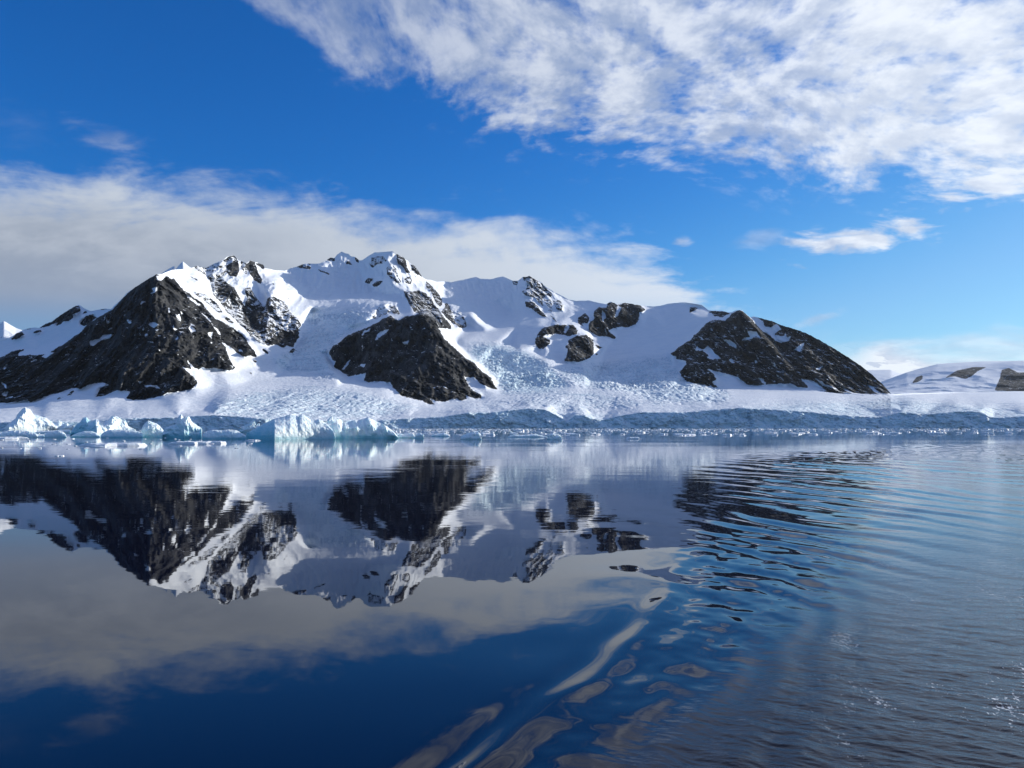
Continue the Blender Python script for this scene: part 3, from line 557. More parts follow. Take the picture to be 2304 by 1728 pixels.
# hidden far side of the skyline ridges
bx = []; by = []; bz = []
for k in range(NB, 0, -1):
    s = k / NB
    bx.append(X[0] * (1 + 0.16 * s)); by.append(Y[0] * (1 + 0.16 * s)); bz.append(Z[0] * (1 - s * s * 0.9) + (s < 0.2) * 0)
X = np.vstack([bx, X]); Y = np.vstack([by, Y]); Z = np.vstack([bz, Z])
rock = np.maximum(rock, sstep(PY, bot - 2.4, bot - 1.2) * sstep(PX, 830, 900) * sstep(fbm(PX / 40, PX * 0, PX * 0, 3), -0.35, 0.1))  # dark tidal notch along the shore, its shade painted in with the rock colour
padr = lambda a: np.vstack([np.repeat(a[:1], NB, 0), a])
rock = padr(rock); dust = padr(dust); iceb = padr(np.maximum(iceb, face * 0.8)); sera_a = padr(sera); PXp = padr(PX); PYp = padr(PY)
PYp[:NB] = top

# ---------------------------------------------------------------- terrain material
def terrain_material(name, rock_a, rock_b, snow=(0.80, 0.83, 0.87)):
    m = bpy.data.materials.new(name); m.use_nodes = True; m.node_tree.nodes.clear(); N = NT(m.node_tree)
    pos = N.node('ShaderNodeNewGeometry'); P = pos.outputs['Position']; nrm = N.sep(pos.outputs['Normal'])
    rk_ = N.attr('rock'); du = N.attr('dust'); ib = N.attr('ice')
    def sc_(v): 
        n = N.node('ShaderNodeMapping'); N.put(n.inputs['Vector'], P); n.inputs['Scale'].default_value = v; return n.outputs[0]
    e = N.noise(sc_((1, 1, 1.2)), 0.05, 6, 0.7)
    e2 = N.noise(sc_((1, 1, 1.8)), 0.10, 4, 0.6)
    edgek = N.m('ADD', rk_, N.m('MULTIPLY', N.m('SUBTRACT', e, 0.5), 1.5))
    # snow caught on flatter ledges
    led = N.noise(sc_((0.9, 0.9, 1.3)), 0.030, 6, 0.68)
    k = N.m('ADD', N.m('SUBTRACT', led, 0.5), N.m('MULTIPLY', N.m('SUBTRACT', nrm[2], 0.45), 0.30))
    k = N.m('ADD', k, N.m('MULTIPLY', N.m('SUBTRACT', e2, 0.5), 0.35))
    k = N.m('ADD', k, N.m('MULTIPLY', N.m('SUBTRACT', du, 0.5), 0.52))
    # snow lying in the gullies, drawn out down the slope
    lx, ly, lz = N.sep(P)
    gv = N.comb(N.m('ADD', lx, N.m('MULTIPLY', lz, 0.45)), N.m('MULTIPLY', ly, 0.25), N.m('MULTIPLY', lz, 0.20))
    gul = N.m('ADD', N.noise(gv, 0.038, 6, 0.66), N.m('MULTIPLY', N.m('SUBTRACT', e2, 0.5), 0.25))
    ledge = N.m('MAXIMUM', N.smooth(k, 0.0, 0.03), N.smooth(N.m('ADD', gul, N.m('MULTIPLY', du, 0.34)), 0.665, 0.685))
    isrock = N.m('MULTIPLY', N.smooth(edgek, 0.46, 0.54), N.m('SUBTRACT', 1.0, ledge))
    # rock colour: strata and fracture streaks
    r1 = N.noise(sc_((1, 0.4, 0.25)), 0.022, 7, 0.72); r2 = N.noise(sc_((1, 1, 0.5)), 0.15, 4, 0.7)
    rc = N.mix(N.smooth(r1, 0.40, 0.66), rgb(*rock_a), rgb(*rock_b))
    rc = N.mix(N.smooth(r2, 0.55, 0.75, 0, 0.6), rc, rgb(rock_b[0] * 1.7, rock_b[1] * 1.65, rock_b[2] * 1.6))
    # snow and bare glacier ice
    s1_ = N.noise(sc_((1, 1, 3)), 0.02, 5, 0.6)
    scol = N.mix(N.smooth(s1_, 0.35, 0.7), rgb(*snow), rgb(snow[0] * 0.93, snow[1] * 0.955, snow[2] * 0.98))
    icek = N.noise(sc_((1, 1, 1.2)), 0.045, 5, 0.7)
    icemask = N.m('MULTIPLY', N.smooth(N.m('ADD', icek, N.m('MULTIPLY', ib, 0.35)), 0.50, 0.85), N.smooth(ib, 0.05, 0.6))
    scol = N.mix(icemask, scol, rgb(0.70, 0.86, 0.92))
    dirt = N.noise(sc_((0.5, 1.5, 4)), 0.06, 5, 0.75)
    scol = N.mix(N.m('MULTIPLY', N.smooth(dirt, 0.60, 0.72), N.m('MULTIPLY', ib, 0.40)), scol, rgb(0.20, 0.30, 0.38))
    vo = N.node('ShaderNodeTexVoronoi', feature='DISTANCE_TO_EDGE'); vo.inputs['Scale'].default_value = 0.045
    wv_ = N.vm('ADD', sc_((1, 0.6, 1.3)), N.vm('MULTIPLY', N.vm('SUBTRACT', N.noise(P, 0.02, 4, 0.6, col=True), (0.5, 0.5, 0.5)), (60.0, 60.0, 60.0)))
    N.put(vo.inputs['Vector'], wv_)
    crack = N.m('MULTIPLY', N.smooth(vo.outputs['Distance'], 0.10, 0.02), N.smooth(N.noise(P, 0.012, 3, 0.6), 0.42, 0.58))
    scol = N.mix(N.m('MULTIPLY', crack, N.smooth(N.attr('broken'), 0.1, 0.7, 0.0, 0.75)), scol, rgb(0.26, 0.42, 0.54))
    cv = N.noise(sc_((1, 0.25, 0.3)), 0.05, 6, 0.72)
    scol = N.mix(N.m('MULTIPLY', N.m('MULTIPLY', N.smooth(cv, 0.53, 0.62), N.smooth(nrm[2], 0.65, 0.35)), N.smooth(ib, 0.5, 0.75, 0.0, 0.65)), scol, rgb(0.20, 0.36, 0.50))
    # bands drawn out along the flow on the flat ice
    fb_ = N.noise(sc_((0.35, 1.0, 1.0)), 0.012, 6, 0.68)
    scol = N.mix(N.m('MULTIPLY', N.smooth(fb_, 0.50, 0.66), N.m('MULTIPLY', N.smooth(nrm[2], 0.80, 0.97), N.smooth(ib, 0.02, 0.25, 0.15, 0.75))), scol, rgb(0.44, 0.56, 0.66))
    col = N.mix(isrock, scol, rc)
    b = N.node('ShaderNodeBsdfPrincipled'); N.put(b.inputs['Base Color'], col); N.put(b.inputs['Roughness'], N.m('SUBTRACT', 0.75, N.m('MULTIPLY', isrock, -0.15)))
    b.inputs['Specular IOR Level'].default_value = 0.15
    bh = N.noise(sc_((1, 0.5, 0.28)), 0.055, 6, 0.64)
    sb = N.noise(sc_((1, 1, 1)), 0.05, 6, 0.62)
    hgt = N.m('ADD', N.m('MULTIPLY', bh, N.m('MULTIPLY', isrock, 30.0)), N.m('MULTIPLY', sb, N.m('ADD', 4.5, N.m('MULTIPLY', ib, 12.0))))
    hgt = N.m('ADD', hgt, N.m('MULTIPLY', isrock, -3.0))
    bp = N.node('ShaderNodeBump'); bp.inputs['Strength'].default_value = 0.9; bp.inputs['Distance'].default_value = 1.0
    N.put(bp.inputs['Height'], hgt); N.l.new(bp.outputs[0], b.inputs['Normal'])
    o = N.node('ShaderNodeOutputMaterial'); N.l.new(b.outputs[0], o.inputs[0])
    return m
mat_mtn = terrain_material('snow_and_rock', (0.005, 0.007, 0.010), (0.076, 0.077, 0.078))
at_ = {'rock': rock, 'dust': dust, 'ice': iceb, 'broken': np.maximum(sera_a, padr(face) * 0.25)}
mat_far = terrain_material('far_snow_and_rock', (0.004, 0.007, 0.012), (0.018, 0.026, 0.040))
def region(poly, grow=0):
    a = np.zeros((RH, RW)); raster(poly, a, 1.0); a = blur(a, 2.0)
    return sample(a, PXp, PYp)[:-1, :-1] > 0.5
A_REG = [(-300, 850)] + [(x, y - 4) for x, y in conv(c1, [(0, 690), (500, 655), (700, 570), (900, 440), (1050, 320), (1240, 180), (1400, 90)])] + [(248, 690), (248, 500), (388, 500), (392, 610), (440, 611), (461, 655), (527, 720), (581, 767), (640, 800), (534, 835), (448, 862), (400, 888), (348, 903), (280, 903), (0, 912), (-300, 920)]
R_REG = [(1500, 797), (1545, 764), (1592, 718), (1640, 705), (1652, 500), (2008, 500), (2008, 888), (1830, 886), (1730, 881), (1600, 872), (1540, 858), (1527, 838)]
mA = region(A_REG); mC = region([(x, y) for x, y in C_OUT]); mR = region(R_REG)
GL = [(-300, 908), (0, 908), (180, 900), (348, 900), (448, 862), (534, 835), (640, 805), (690, 830), (760, 862), (829, 862), (905, 893), (1000, 907), (1084, 897), (1125, 880), (1200, 872), (1320, 868), (1480, 905), (1600, 874), (1733, 881), (2004, 887), (2006, 870), (2600, 860), (2600, 1100), (-300, 1100)]
mG = region(GL) & ~mA & ~mC & ~mR
mM = ~(mA | mC | mR | mG)
def struct(o): o['kind'] = 'structure'; return o
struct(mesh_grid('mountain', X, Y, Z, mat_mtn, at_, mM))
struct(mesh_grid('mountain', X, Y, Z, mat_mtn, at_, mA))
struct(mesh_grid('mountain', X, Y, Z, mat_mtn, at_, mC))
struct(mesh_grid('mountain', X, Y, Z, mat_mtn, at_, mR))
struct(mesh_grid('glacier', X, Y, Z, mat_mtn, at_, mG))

# ---------------------------------------------------------------- distant ground: right hills, the two farther peaks on the left
def far_ridge(name, skyl, base_y, D0, D1, rocks=(), slope=0.0, amp=1.0, nr=70, step=3.0, dustv=0.0, seed=0.0):
    x0, x1 = skyl[0][0], skyl[-1][0]
    fx = np.linspace(x0, x1, int((x1 - x0) / step) + 2); n = len(fx)
    tp = np.interp(fx, [p[0] for p in skyl], [p[1] for p in skyl]) + 0.4 * amp * fbm(fx / 14.0, fx * 0 + seed, fx * 0, 3)
    tt = np.linspace(0, 1, nr)[:, None]
    fpx = np.broadcast_to(fx, (nr, n)).copy(); fpy = tp + (base_y - tp) * tt
    D = D0 + (D1 - D0) * tt ** 0.8 + slope * (fpx - x0)
    a, b, c = at(fpx, fpy, D)
    D = D + amp * (ridged(a / 700 + seed, b / 700, c / 900, 5) - 0.45) * -260 * np.clip(tt * 4, 0, 1)
    a, b, c = at(fpx, fpy, D)
    r = np.zeros((RH, RW))
    for p in rocks: raster(p, r, 1.0)
    r = sample(blur(r, 1.0), fpx, fpy)
    bx = [a[0] * (1 + 0.1 * s) for s in (1, .6, .3, .1)]; by = [b[0] * (1 + 0.1 * s) for s in (1, .6, .3, .1)]; bz = [c[0] * (1 - .8 * s * s) for s in (1, .6, .3, .1)]
    a = np.vstack([bx, a]); b = np.vstack([by, b]); c = np.vstack([bz, c]); r = np.vstack([np.repeat(r[:1], 4, 0), r])
    return struct(mesh_grid(name, a, b, c, mat_far, {'rock': r, 'dust': r * 0 + dustv, 'ice': r * 0}))
c13 = (1400, 540, 2.447)
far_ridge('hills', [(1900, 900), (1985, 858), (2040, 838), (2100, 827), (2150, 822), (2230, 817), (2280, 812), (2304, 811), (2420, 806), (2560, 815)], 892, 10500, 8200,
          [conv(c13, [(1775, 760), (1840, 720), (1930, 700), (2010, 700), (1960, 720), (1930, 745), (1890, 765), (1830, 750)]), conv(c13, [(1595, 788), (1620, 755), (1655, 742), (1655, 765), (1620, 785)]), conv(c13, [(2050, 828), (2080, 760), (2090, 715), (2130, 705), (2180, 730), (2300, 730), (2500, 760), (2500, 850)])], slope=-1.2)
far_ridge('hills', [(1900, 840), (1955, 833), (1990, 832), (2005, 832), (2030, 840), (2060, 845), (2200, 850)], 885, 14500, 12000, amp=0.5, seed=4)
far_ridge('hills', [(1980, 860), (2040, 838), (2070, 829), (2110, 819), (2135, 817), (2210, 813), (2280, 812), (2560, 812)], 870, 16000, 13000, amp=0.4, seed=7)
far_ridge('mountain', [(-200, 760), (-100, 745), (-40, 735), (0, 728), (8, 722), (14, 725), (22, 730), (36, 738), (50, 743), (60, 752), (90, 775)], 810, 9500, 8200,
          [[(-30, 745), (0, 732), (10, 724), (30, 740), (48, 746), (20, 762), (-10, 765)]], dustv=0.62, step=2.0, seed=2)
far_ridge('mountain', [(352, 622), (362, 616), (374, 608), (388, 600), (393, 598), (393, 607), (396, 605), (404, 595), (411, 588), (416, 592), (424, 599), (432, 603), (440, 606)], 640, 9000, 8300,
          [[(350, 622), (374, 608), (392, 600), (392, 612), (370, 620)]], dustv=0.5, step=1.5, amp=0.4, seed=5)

# ---------------------------------------------------------------- the sea
WB = [(5, -7), (12, -4.4), (15, -3.1), (18.8, -1.5), (22, 0.3), (26, 2.3), (31, 4.4), (38, 7.2), (50, 9.6), (60, 11.6), (70, 13.4), (85, 17), (120, 25), (170, 38), (240, 62), (300, 110), (400, 190), (600, 380), (900, 700), (2500, 2400)]
CHOP = [(5, 3), (15, 4.0), (22, 5.0), (31, 7.5), (50, 15), (70, 22), (100, 34), (150, 55), (300, 60), (600, 100), (2500, 300)]
def sea_height(X, Y):
    s = X - ip(WB, Y)
    s = s + 0.5 * perlin(X / 9, Y / 9, 0 * X + 4) * np.clip(Y / 40, 0.2, 3)
    c0 = ip(CHOP, Y)
    near = 1 - sstep(Y, 32, 60)
    ins = sstep(s, -0.6, 3.0)
    chop = sstep(s / c0, 0.45, 1.35)
    z = 0 * X
    # slow undulation of the calm water
    z += 0.008 * fbm(X / 14, Y / 20, 0 * X + 1, 3) * (1 - sstep(Y, 150, 300))
    z += 0.0010 * fbm(X / 1.6, Y / 2.2, 0 * X + 8, 3) * (1 - sstep(Y, 90, 200))
    # wake crests crossing the boundary at an angle
    ph = (1.2 * X + 1.0 * Y) / 1.56
    ph = ph + 1.6 * fbm(X / 18, Y / 18, 0 * X + 2, 2) + 0.0
    lam = np.interp(Y, [20, 45, 60, 100, 180], [2.6, 3.6, 4.4, 6.0, 9.0])
    # wavelength grows away from the ship: integrate 1/lam along Y
    yy = np.linspace(1, 3000, 6000); il = 1 / np.interp(yy, [20, 45, 60, 100, 180], [2.6, 3.6, 4.4, 6.0, 9.0])
    cum = np.concatenate([[0], np.cumsum(il[:-1] * np.diff(yy))])
    P = np.interp(Y, yy, cum) * 0.50 + 0.87 * (X) / lam + 0.9 * fbm(X / 20, Y / 26, 0 * X + 2, 3)
    P2 = np.interp(Y, yy, cum) * 1.05 + 0.25 * X / lam + 0.9 * fbm(X / 14, Y / 20, 0 * X + 12, 2)
    w = np.sin(2 * np.pi * P) * (0.75 + 0.9 * perlin(X / 11, Y / 15, 0 * X + 21)); w = w + 0.30 * np.sin(4 * np.pi * P + 0.9) + 0.22 * np.sin(2 * np.pi * P2) * (0.5 + perlin(X / 9, Y / 13, 0 * X + 31))
    envw = sstep(s, -2, 3 + 0.11 * Y) * sstep(Y, 26, 42) * (1 - 0.45 * chop) * (1 - sstep(Y, 260, 420)) * (0.75 + 0.7 * perlin(X / 14, Y / 20, 0 * X + 6))
    z += 0.0175 * lam * envw * w
    # bow crest rolling off along the boundary in the foreground
    u = s + 0.12 * np.sin(Y * 0.9)
    curl = near * sstep(Y, 10, 14)
    mod = 0.55 + 0.6 * perlin(X / 3.1, Y / 4.3, 0 * X + 17)
    z += curl * mod * (0.062 * np.exp(-((u - 0.25) / 0.55) ** 2) - 0.060 * np.exp(-((u + 0.75) / 0.75) ** 2) - 0.060 * np.exp(-((u - 1.25) / 0.6) ** 2) + 0.055 * np.exp(-((u - 2.3) / 0.7) ** 2) + 0.035 * np.sin(2 * np.pi * (u - 2.3) / 1.7) * sstep(u, 2.5, 3.5) * (1 - sstep(u, 7, 11)))
    z += 0.085 * (1 - sstep(Y, 60, 90)) * sstep(Y, 22, 32) * np.exp(-((s - 0.5) / 5.5) ** 2) * perlin(X / 5, Y / 7, 0 * X + 11)
    # smooth boils between the crest and the choppy water
    mid = ins * (1 - chop) * (1 - sstep(Y, 45, 75))
    z += mid * (0.042 * perlin(X / 1.5, Y / 1.9, 0 * X + 3) + 0.011 * perlin(X / 0.62, Y / 0.9, 0 * X + 5))
    # chop
    a = 0.5 * X + 0.86 * Y; b = 0.86 * X - 0.5 * Y
    ch = ins * chop * np.interp(Y, [10, 26, 45, 80, 200, 600], [1.7, 1.4, 0.55, 0.25, 0.2, 0.0])
    z += 1.5 * ch * (0.018 * perlin(b / 1.7, a / 0.72, 0 * X + 3) + 0.016 * (0.5 - np.abs(perlin(b / 1.0, a / 0.36, 0 * X + 13))) + 0.005 * perlin(b / 0.45, a / 0.18, 0 * X + 33) + 0.050 * perlin(X / 6, Y / 5, 0 * X + 9) * sstep(Y, 20, 60))
    return z, ins, chop, s

gs = np.cumsum(2.4 * 1.035 ** np.arange(150))
wx = np.concatenate([(-520 - gs)[::-1], np.linspace(-520, 2840, 1400), 2840 + gs])
wy = np.concatenate([np.linspace(961.0, 964, 6)[:-1], np.linspace(964, 1060, 90)[:-1], np.linspace(1060, 1950, 560), 1950 + np.cumsum(1.8 * 1.03 ** np.arange(120))])
PXw, PYw = np.meshgrid(wx, wy)
aa, bb = ray(PXw, PYw)
Yw = CAM_H / np.maximum(-bb, 1e-5)
Yw[0] = 30000.0
Xw = aa * Yw
Xw[0] = np.linspace(-60000, 60000, len(wx))
Zw, insw, chopw, sw = sea_height(Xw, np.minimum(Yw, 2400))
Zw = Zw * (1 - sstep(Yw, 350, 600))
# short waves fade where the mesh gets coarse, and the rim dips to the wide sheet below
outx = np.maximum(sstep(-PXw, 1500, 6000), sstep(PXw, 3800, 8000)); Zw = Zw * (1 - outx)
rim = np.zeros(Zw.shape); rim[:, :6] = np.linspace(1, 0, 6)[None]; rim[:, -6:] = np.linspace(0, 1, 6)[None]
rim[-6:, :] = np.maximum(rim[-6:, :], np.linspace(0, 1, 6)[:, None]); Zw = Zw - 0.3 * rim
foam = chopw * sstep(sw, 6, 12) * (1 - sstep(Yw, 34, 60))
# join a wide apron round the near part so the sea never ends
def water_material():
    m = bpy.data.materials.new('sea_water'); m.use_nodes = True; m.node_tree.nodes.clear(); N = NT(m.node_tree)
    P = N.node('ShaderNodeNewGeometry').outputs['Position']
    x, y, z = N.sep(P)
    ro = N.attr('rough'); fo = N.attr('foam')
    def sc_(v, r=0.0):
        n = N.node('ShaderNodeMapping'); N.put(n.inputs['Vector'], P); n.inputs['Scale'].default_value = v; n.inputs['Rotation'].default_value = (0, 0, r); return n.outputs[0]
    # calm ripples: centimetres near by, longer far off
    r1 = N.noise(sc_((0.55, 1.0, 1)), 0.55, 3, 0.5)
    r2 = N.noise(sc_((0.4, 1.0, 1)), 0.16, 3, 0.5)
    r3 = N.noise(sc_((0.25, 1.0, 1)), 0.035, 3, 0.5)
    c1_ = N.noise(sc_((0.55, 1.1, 1), 0.5), 6.0, 5, 0.65)
    c2_ = N.noise(sc_((0.5, 1.0, 1), 0.5), 1.3, 4, 0.62)
    farf = N.smooth(y, 15.0, 130.0)
    patch = N.smooth(N.noise(sc_((0.3, 1, 1)), 0.012, 3, 0.5), 0.40, 0.62, 0.35, 1.0)
    h = N.m('MULTIPLY', r1, N.m('ADD', 0.0012, N.m('MULTIPLY', farf, 0.013)))
    h = N.m('ADD', h, N.m('MULTIPLY', r2, N.m('MULTIPLY', N.smooth(y, 20.0, 110.0), 0.034)))
    h = N.m('ADD', h, N.m('MULTIPLY', r3, N.m('MULTIPLY', N.smooth(y, 120.0, 600.0), 0.10)))
    h = N.m('MULTIPLY', h, patch)
    hc = N.m('ADD', N.m('MULTIPLY', c1_, 0.020), N.m('MULTIPLY', c2_, 0.06))
    hc = N.m('MULTIPLY', hc, N.smooth(y, 24.0, 75.0, 1.0, 0.30))
    h = N.m('ADD', h, N.m('MULTIPLY', hc, ro))
    bp = N.node('ShaderNodeBump'); bp.inputs['Strength'].default_value = 1.0; bp.inputs['Distance'].default_value = 1.0
    N.put(bp.inputs['Height'], h)
    b = N.node('ShaderNodeBsdfPrincipled'); b.inputs['IOR'].default_value = 1.333
    N.put(b.inputs['Roughness'], 0.015)
    fn = N.noise(sc_((1.0, 0.6, 1), 0.4), 7.0, 5, 0.7)
    fb = N.noise(sc_((1.0, 0.35, 1), -0.35), 0.55, 3, 0.55)
    f = N.m('MULTIPLY', N.smooth(N.m('ADD', fn, N.m('MULTIPLY', N.m('SUBTRACT', fb, 0.5), 0.85)), 0.68, 0.76), fo)
    N.put(b.inputs['Base Color'], N.mix(f, rgb(0.0004, 0.0016, 0.012), rgb(0.75, 0.78, 0.80)))
    N.put(b.inputs['Roughness'], N.m('ADD', 0.015, N.m('MULTIPLY', f, 0.5)))
    N.l.new(bp.outputs[0], b.inputs['Normal'])
    o = N.node('ShaderNodeOutputMaterial'); N.l.new(b.outputs[0], o.inputs[0])
    return m
mat_sea = water_material()
water = struct(mesh_grid('water', Xw, Yw, Zw, mat_sea, {'rough': chopw * insw, 'foam': foam}))
# the same sea continued round and behind the viewer, a few centimetres lower
bmw = bpy.data.meshes.new('water')
R = 40000.0; y0 = float(Yw[-1].min()) - 0.0
yl = float(Yw[-1, 0]); xl = float(Xw[-1, 0]); xr = float(Xw[-1, -1])
vv = [(-R, -R, -0.3), (R, -R, -0.3), (R, 30000, -0.3), (-R, 30000, -0.3)]
bmw.from_pydata(vv, [], [(0, 1, 2, 3)]); bmw.update(); bmw.materials.append(mat_sea)
wo2 = bpy.data.objects.new('water', bmw); sc.collection.objects.link(wo2); struct(wo2)

# ---------------------------------------------------------------- floating ice
def ice_material(name, white, blue, sss=0.25):
    m = bpy.data.materials.new(name); m.use_nodes = True; m.node_tree.nodes.clear(); N = NT(m.node_tree)
    geo = N.node('ShaderNodeNewGeometry'); P = geo.outputs['Position']; nz = N.sep(geo.outputs['Normal'])[2]
    bl = N.attr('blue')
    def sc_(v, r=(0, 0, 0)):
        n = N.node('ShaderNodeMapping'); N.put(n.inputs['Vector'], P); n.inputs['Scale'].default_value = v; n.inputs['Rotation'].default_value = r; return n.outputs[0]
    a = N.noise(sc_((1, 1, 1.6), (0.2, 0.3, 0)), 0.16, 5, 0.62)
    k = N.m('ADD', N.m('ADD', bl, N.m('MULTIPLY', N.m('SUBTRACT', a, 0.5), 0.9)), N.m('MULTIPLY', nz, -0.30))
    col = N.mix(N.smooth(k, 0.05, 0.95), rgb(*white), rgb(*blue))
    band = N.noise(sc_((0.15, 0.15, 2.2), (0.25, 0.1, 0)), 0.8, 4, 0.6)
    col = N.mix(N.m('MULTIPLY', N.smooth(band, 0.56, 0.66), 0.35), col, rgb(0.86, 0.92, 0.94))
    b = N.node('ShaderNodeBsdfPrincipled'); N.put(b.inputs['Base Color'], col)
    b.inputs['Roughness'].default_value = 0.42; b.inputs['IOR'].default_value = 1.31
    b.inputs['Subsurface Weight'].default_value = sss
    b.inputs['Subsurface Radius'].default_value = (0.6, 0.9, 1.0); b.inputs['Subsurface Scale'].default_value = 1.0
    h1 = N.noise(sc_((1, 1, 0.8)), 0.55, 6, 0.66)
    vo = N.node('ShaderNodeTexVoronoi', feature='F1'); vo.inputs['Scale'].default_value = 0.5; N.put(vo.inputs['Vector'], P)
    bp = N.node('ShaderNodeBump'); bp.inputs['Strength'].default_value = 0.5; bp.inputs['Distance'].default_value = 1.0
    N.put(bp.inputs['Height'], N.m('ADD', N.m('MULTIPLY', h1, 1.0), N.m('MULTIPLY', vo.outputs['Distance'], 0.25))); N.l.new(bp.outputs[0], b.inputs['Normal'])
    o = N.node('ShaderNodeOutputMaterial'); N.l.new(b.outputs[0], o.inputs[0])
    return m
mat_berg = ice_material('berg_ice', (0.82, 0.92, 0.94), (0.26, 0.66, 0.76), 0.3)
mat_floe = ice_material('floe_ice', (0.82, 0.86, 0.89), (0.40, 0.62, 0.70), 0.1)

def iceberg(label, outline, base, depth=0.45, crest=0.5, corner=None, wedge=0.0, blue=0.35, seed=0, rough=0.10, flute=0.0, steep=0.8, bluefn=None, D=None, jag=0.0, lean=0.0):
    """solid floating block whose skyline follows the outline; corner = where the plan sticks out towards the viewer"""
    D = D or CAM_H * F / (base - 960.0); m = D / F
    ox = np.array([p[0] for p in outline], float); oy = np.array([p[1] for p in outline], float)
    n = int(np.clip((ox[-1] - ox[0]) * 1.1, 28, 240)); nr = 46
    px = np.linspace(ox[0], ox[-1], n); u = (px - ox[0]) / (ox[-1] - ox[0])
    h = np.maximum(base - np.interp(px, ox, oy), 0.4) * m
    h = h + jag * h.max() * fbm(px / 5.0 + seed, px * 0, px * 0, 3)
    h = np.maximum(h, 0.12 * m)
    Wd = (ox[-1] - ox[0]) * m
    pl = (1 - np.abs(2 * u - 1) ** 2.6) ** 0.5                       # plan outline
    dep = depth * Wd * (0.25 + 0.75 * pl) * (0.45 + 0.55 * np.clip(h / h.max(), 0, 1))
    if corner is not None:
        dep = depth * Wd * (0.55 + 0.45 * pl)
        c = (corner - ox[0]) / (ox[-1] - ox[0]); t_ = np.where(u < c, (c - u) / c, (u - c) / (1 - c))
        front = dep * (1 - wedge * t_)
    else: front = dep
    # cross-section from front waterline over the crest to the back waterline
    s = np.linspace(0, 1, nr)[:, None]
    ph = s * math.pi
    yy = np.where(s < 0.5, -np.cos(ph) * front * 0.9, -np.cos(ph) * dep * 0.8)
    yy = yy + dep * (crest - 0.5) * np.sin(ph)
    zz = h * np.sin(ph) ** steep
    ax_, bx_ = ray(px, np.full(n, 960.0))
    X0 = ax_ * D; Xg = np.broadcast_to(X0, (nr, n)).copy(); Yg = D + dep * 0.9 + yy; Zg = zz
    L = max(h.max(), 1.0)
    q = seed * 7.3
    d1 = ridged(Xg / (L * 1.3) + q, Yg / (L * 1.3), Zg / (L * 1.1), 4, 0.55) - 0.45
    d2 = fbm(Xg / (L * .35) + q, Yg / (L * .35), Zg / (L * .35), 4, 0.6)
    k = np.sin(ph) ** 0.5
    Yg = Yg - (d1 * 2.0 + d2 * 0.7) * rough * L * 2.0 * k * np.where(s < 0.6, 1, 0.3)
    Zg = Zg * (1 + 0.35 * rough * d2 * (s > 0.1) * np.sin(ph))
    if flute: Yg = Yg - flute * L * (ridged(Xg / (L * .55) + 0.35 * Zg / L + q, Xg * 0, Zg / (L * 3), 3, 0.6) - 0.45) * k
    Xg = Xg + (d2 * rough * L * 0.6) * k + lean * Zg
    # crest keeps the traced height from the viewpoint
    ratio = h / np.maximum((Zg).max(0), 1e-3); Zg = Zg * ratio
    Yc = Yg[np.argmax(Zg, 0), np.arange(n)]
    Zg = Zg * np.maximum(0.3, (CAM_H + (h - CAM_H) * Yc / D) / np.maximum(h, 1e-3)) if h.max() > CAM_H else Zg
    Xg = Xg + X0 * (Yg / D - 1)
    Zg[0] = -0.6; Zg[-1] = -0.6
    bl = np.full(Xg.shape, blue)
    if bluefn: bl = bluefn(np.broadcast_to(px, Xg.shape), Zg / L, bl)
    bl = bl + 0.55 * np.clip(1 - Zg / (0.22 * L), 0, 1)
    # close both ends
    cap = lambda a, f: np.hstack([f(a[:, :1]), a, f(a[:, -1:])])
    Xc = np.hstack([Xg[:, :1].mean() + 0 * Xg[:, :1], Xg, Xg[:, -1:].mean() + 0 * Xg[:, -1:]])
    Yc2 = np.hstack([Yg[:, :1].mean() + 0 * Yg[:, :1], Yg, Yg[:, -1:].mean() + 0 * Yg[:, -1:]])
    Zc = np.hstack([-0.6 + 0 * Zg[:, :1], Zg, -0.6 + 0 * Zg[:, -1:]])
    bl = cap(bl, lambda a: a)
    o = mesh_grid('iceberg', Xc[::-1], Yc2[::-1], Zc[::-1], mat_berg, {'blue': bl[::-1]}, smooth=False)
    tag(o, label, 'iceberg')
    return o
k8 = (0, 880, 3.687); k9 = (500, 880, 3.687); k10 = (1000, 880, 3.16)
iceberg('blue and white iceberg cut off by the left edge of the photo', [(-130, 940), (-80, 918), (-30, 930), (-10, 926), (0, 928), (6, 934), (12, 938), (18, 945), (26, 950), (34, 958)], 964.5, blue=.35, seed=1, corner=0, wedge=.5)
iceberg('dazzling white pyramid-shaped iceberg with a long ridge falling to the right', conv(k8, [(28, 312), (50, 290), (90, 255), (130, 225), (138, 195), (165, 165), (185, 140), (205, 134), (240, 152), (265, 178), (275, 195), (300, 198), (340, 212), (380, 222), (410, 245), (450, 262), (470, 258), (488, 240), (510, 258), (535, 272), (552, 260), (572, 280), (612, 282), (618, 300)]), 966.3, depth=.8, corner=20, wedge=.9, blue=-.45, seed=2, rough=.10, jag=.02)
iceberg('low flat snowy iceberg slab below the white pyramid iceberg', conv(k8, [(-60, 380), (-20, 340), (40, 335), (90, 328), (160, 325), (240, 330), (290, 345), (320, 362), (370, 368), (372, 380)]), 984, depth=.22, blue=0, seed=3, rough=.10)
iceberg('low grey ice slab between the pyramid iceberg and the blocky blue iceberg', conv(k8, [(250, 345), (330, 335), (420, 328), (500, 322), (560, 318), (590, 318), (586, 345)]), 974.5, depth=.2, blue=.25, seed=4, rough=.06)
iceberg('small rounded grey iceberg just left of the blocky blue iceberg', conv(k8, [(372, 382), (372, 350), (420, 338), (480, 328), (520, 335), (545, 355), (555, 380)]), 984.2, depth=.3, blue=.25, seed=5, rough=.06)
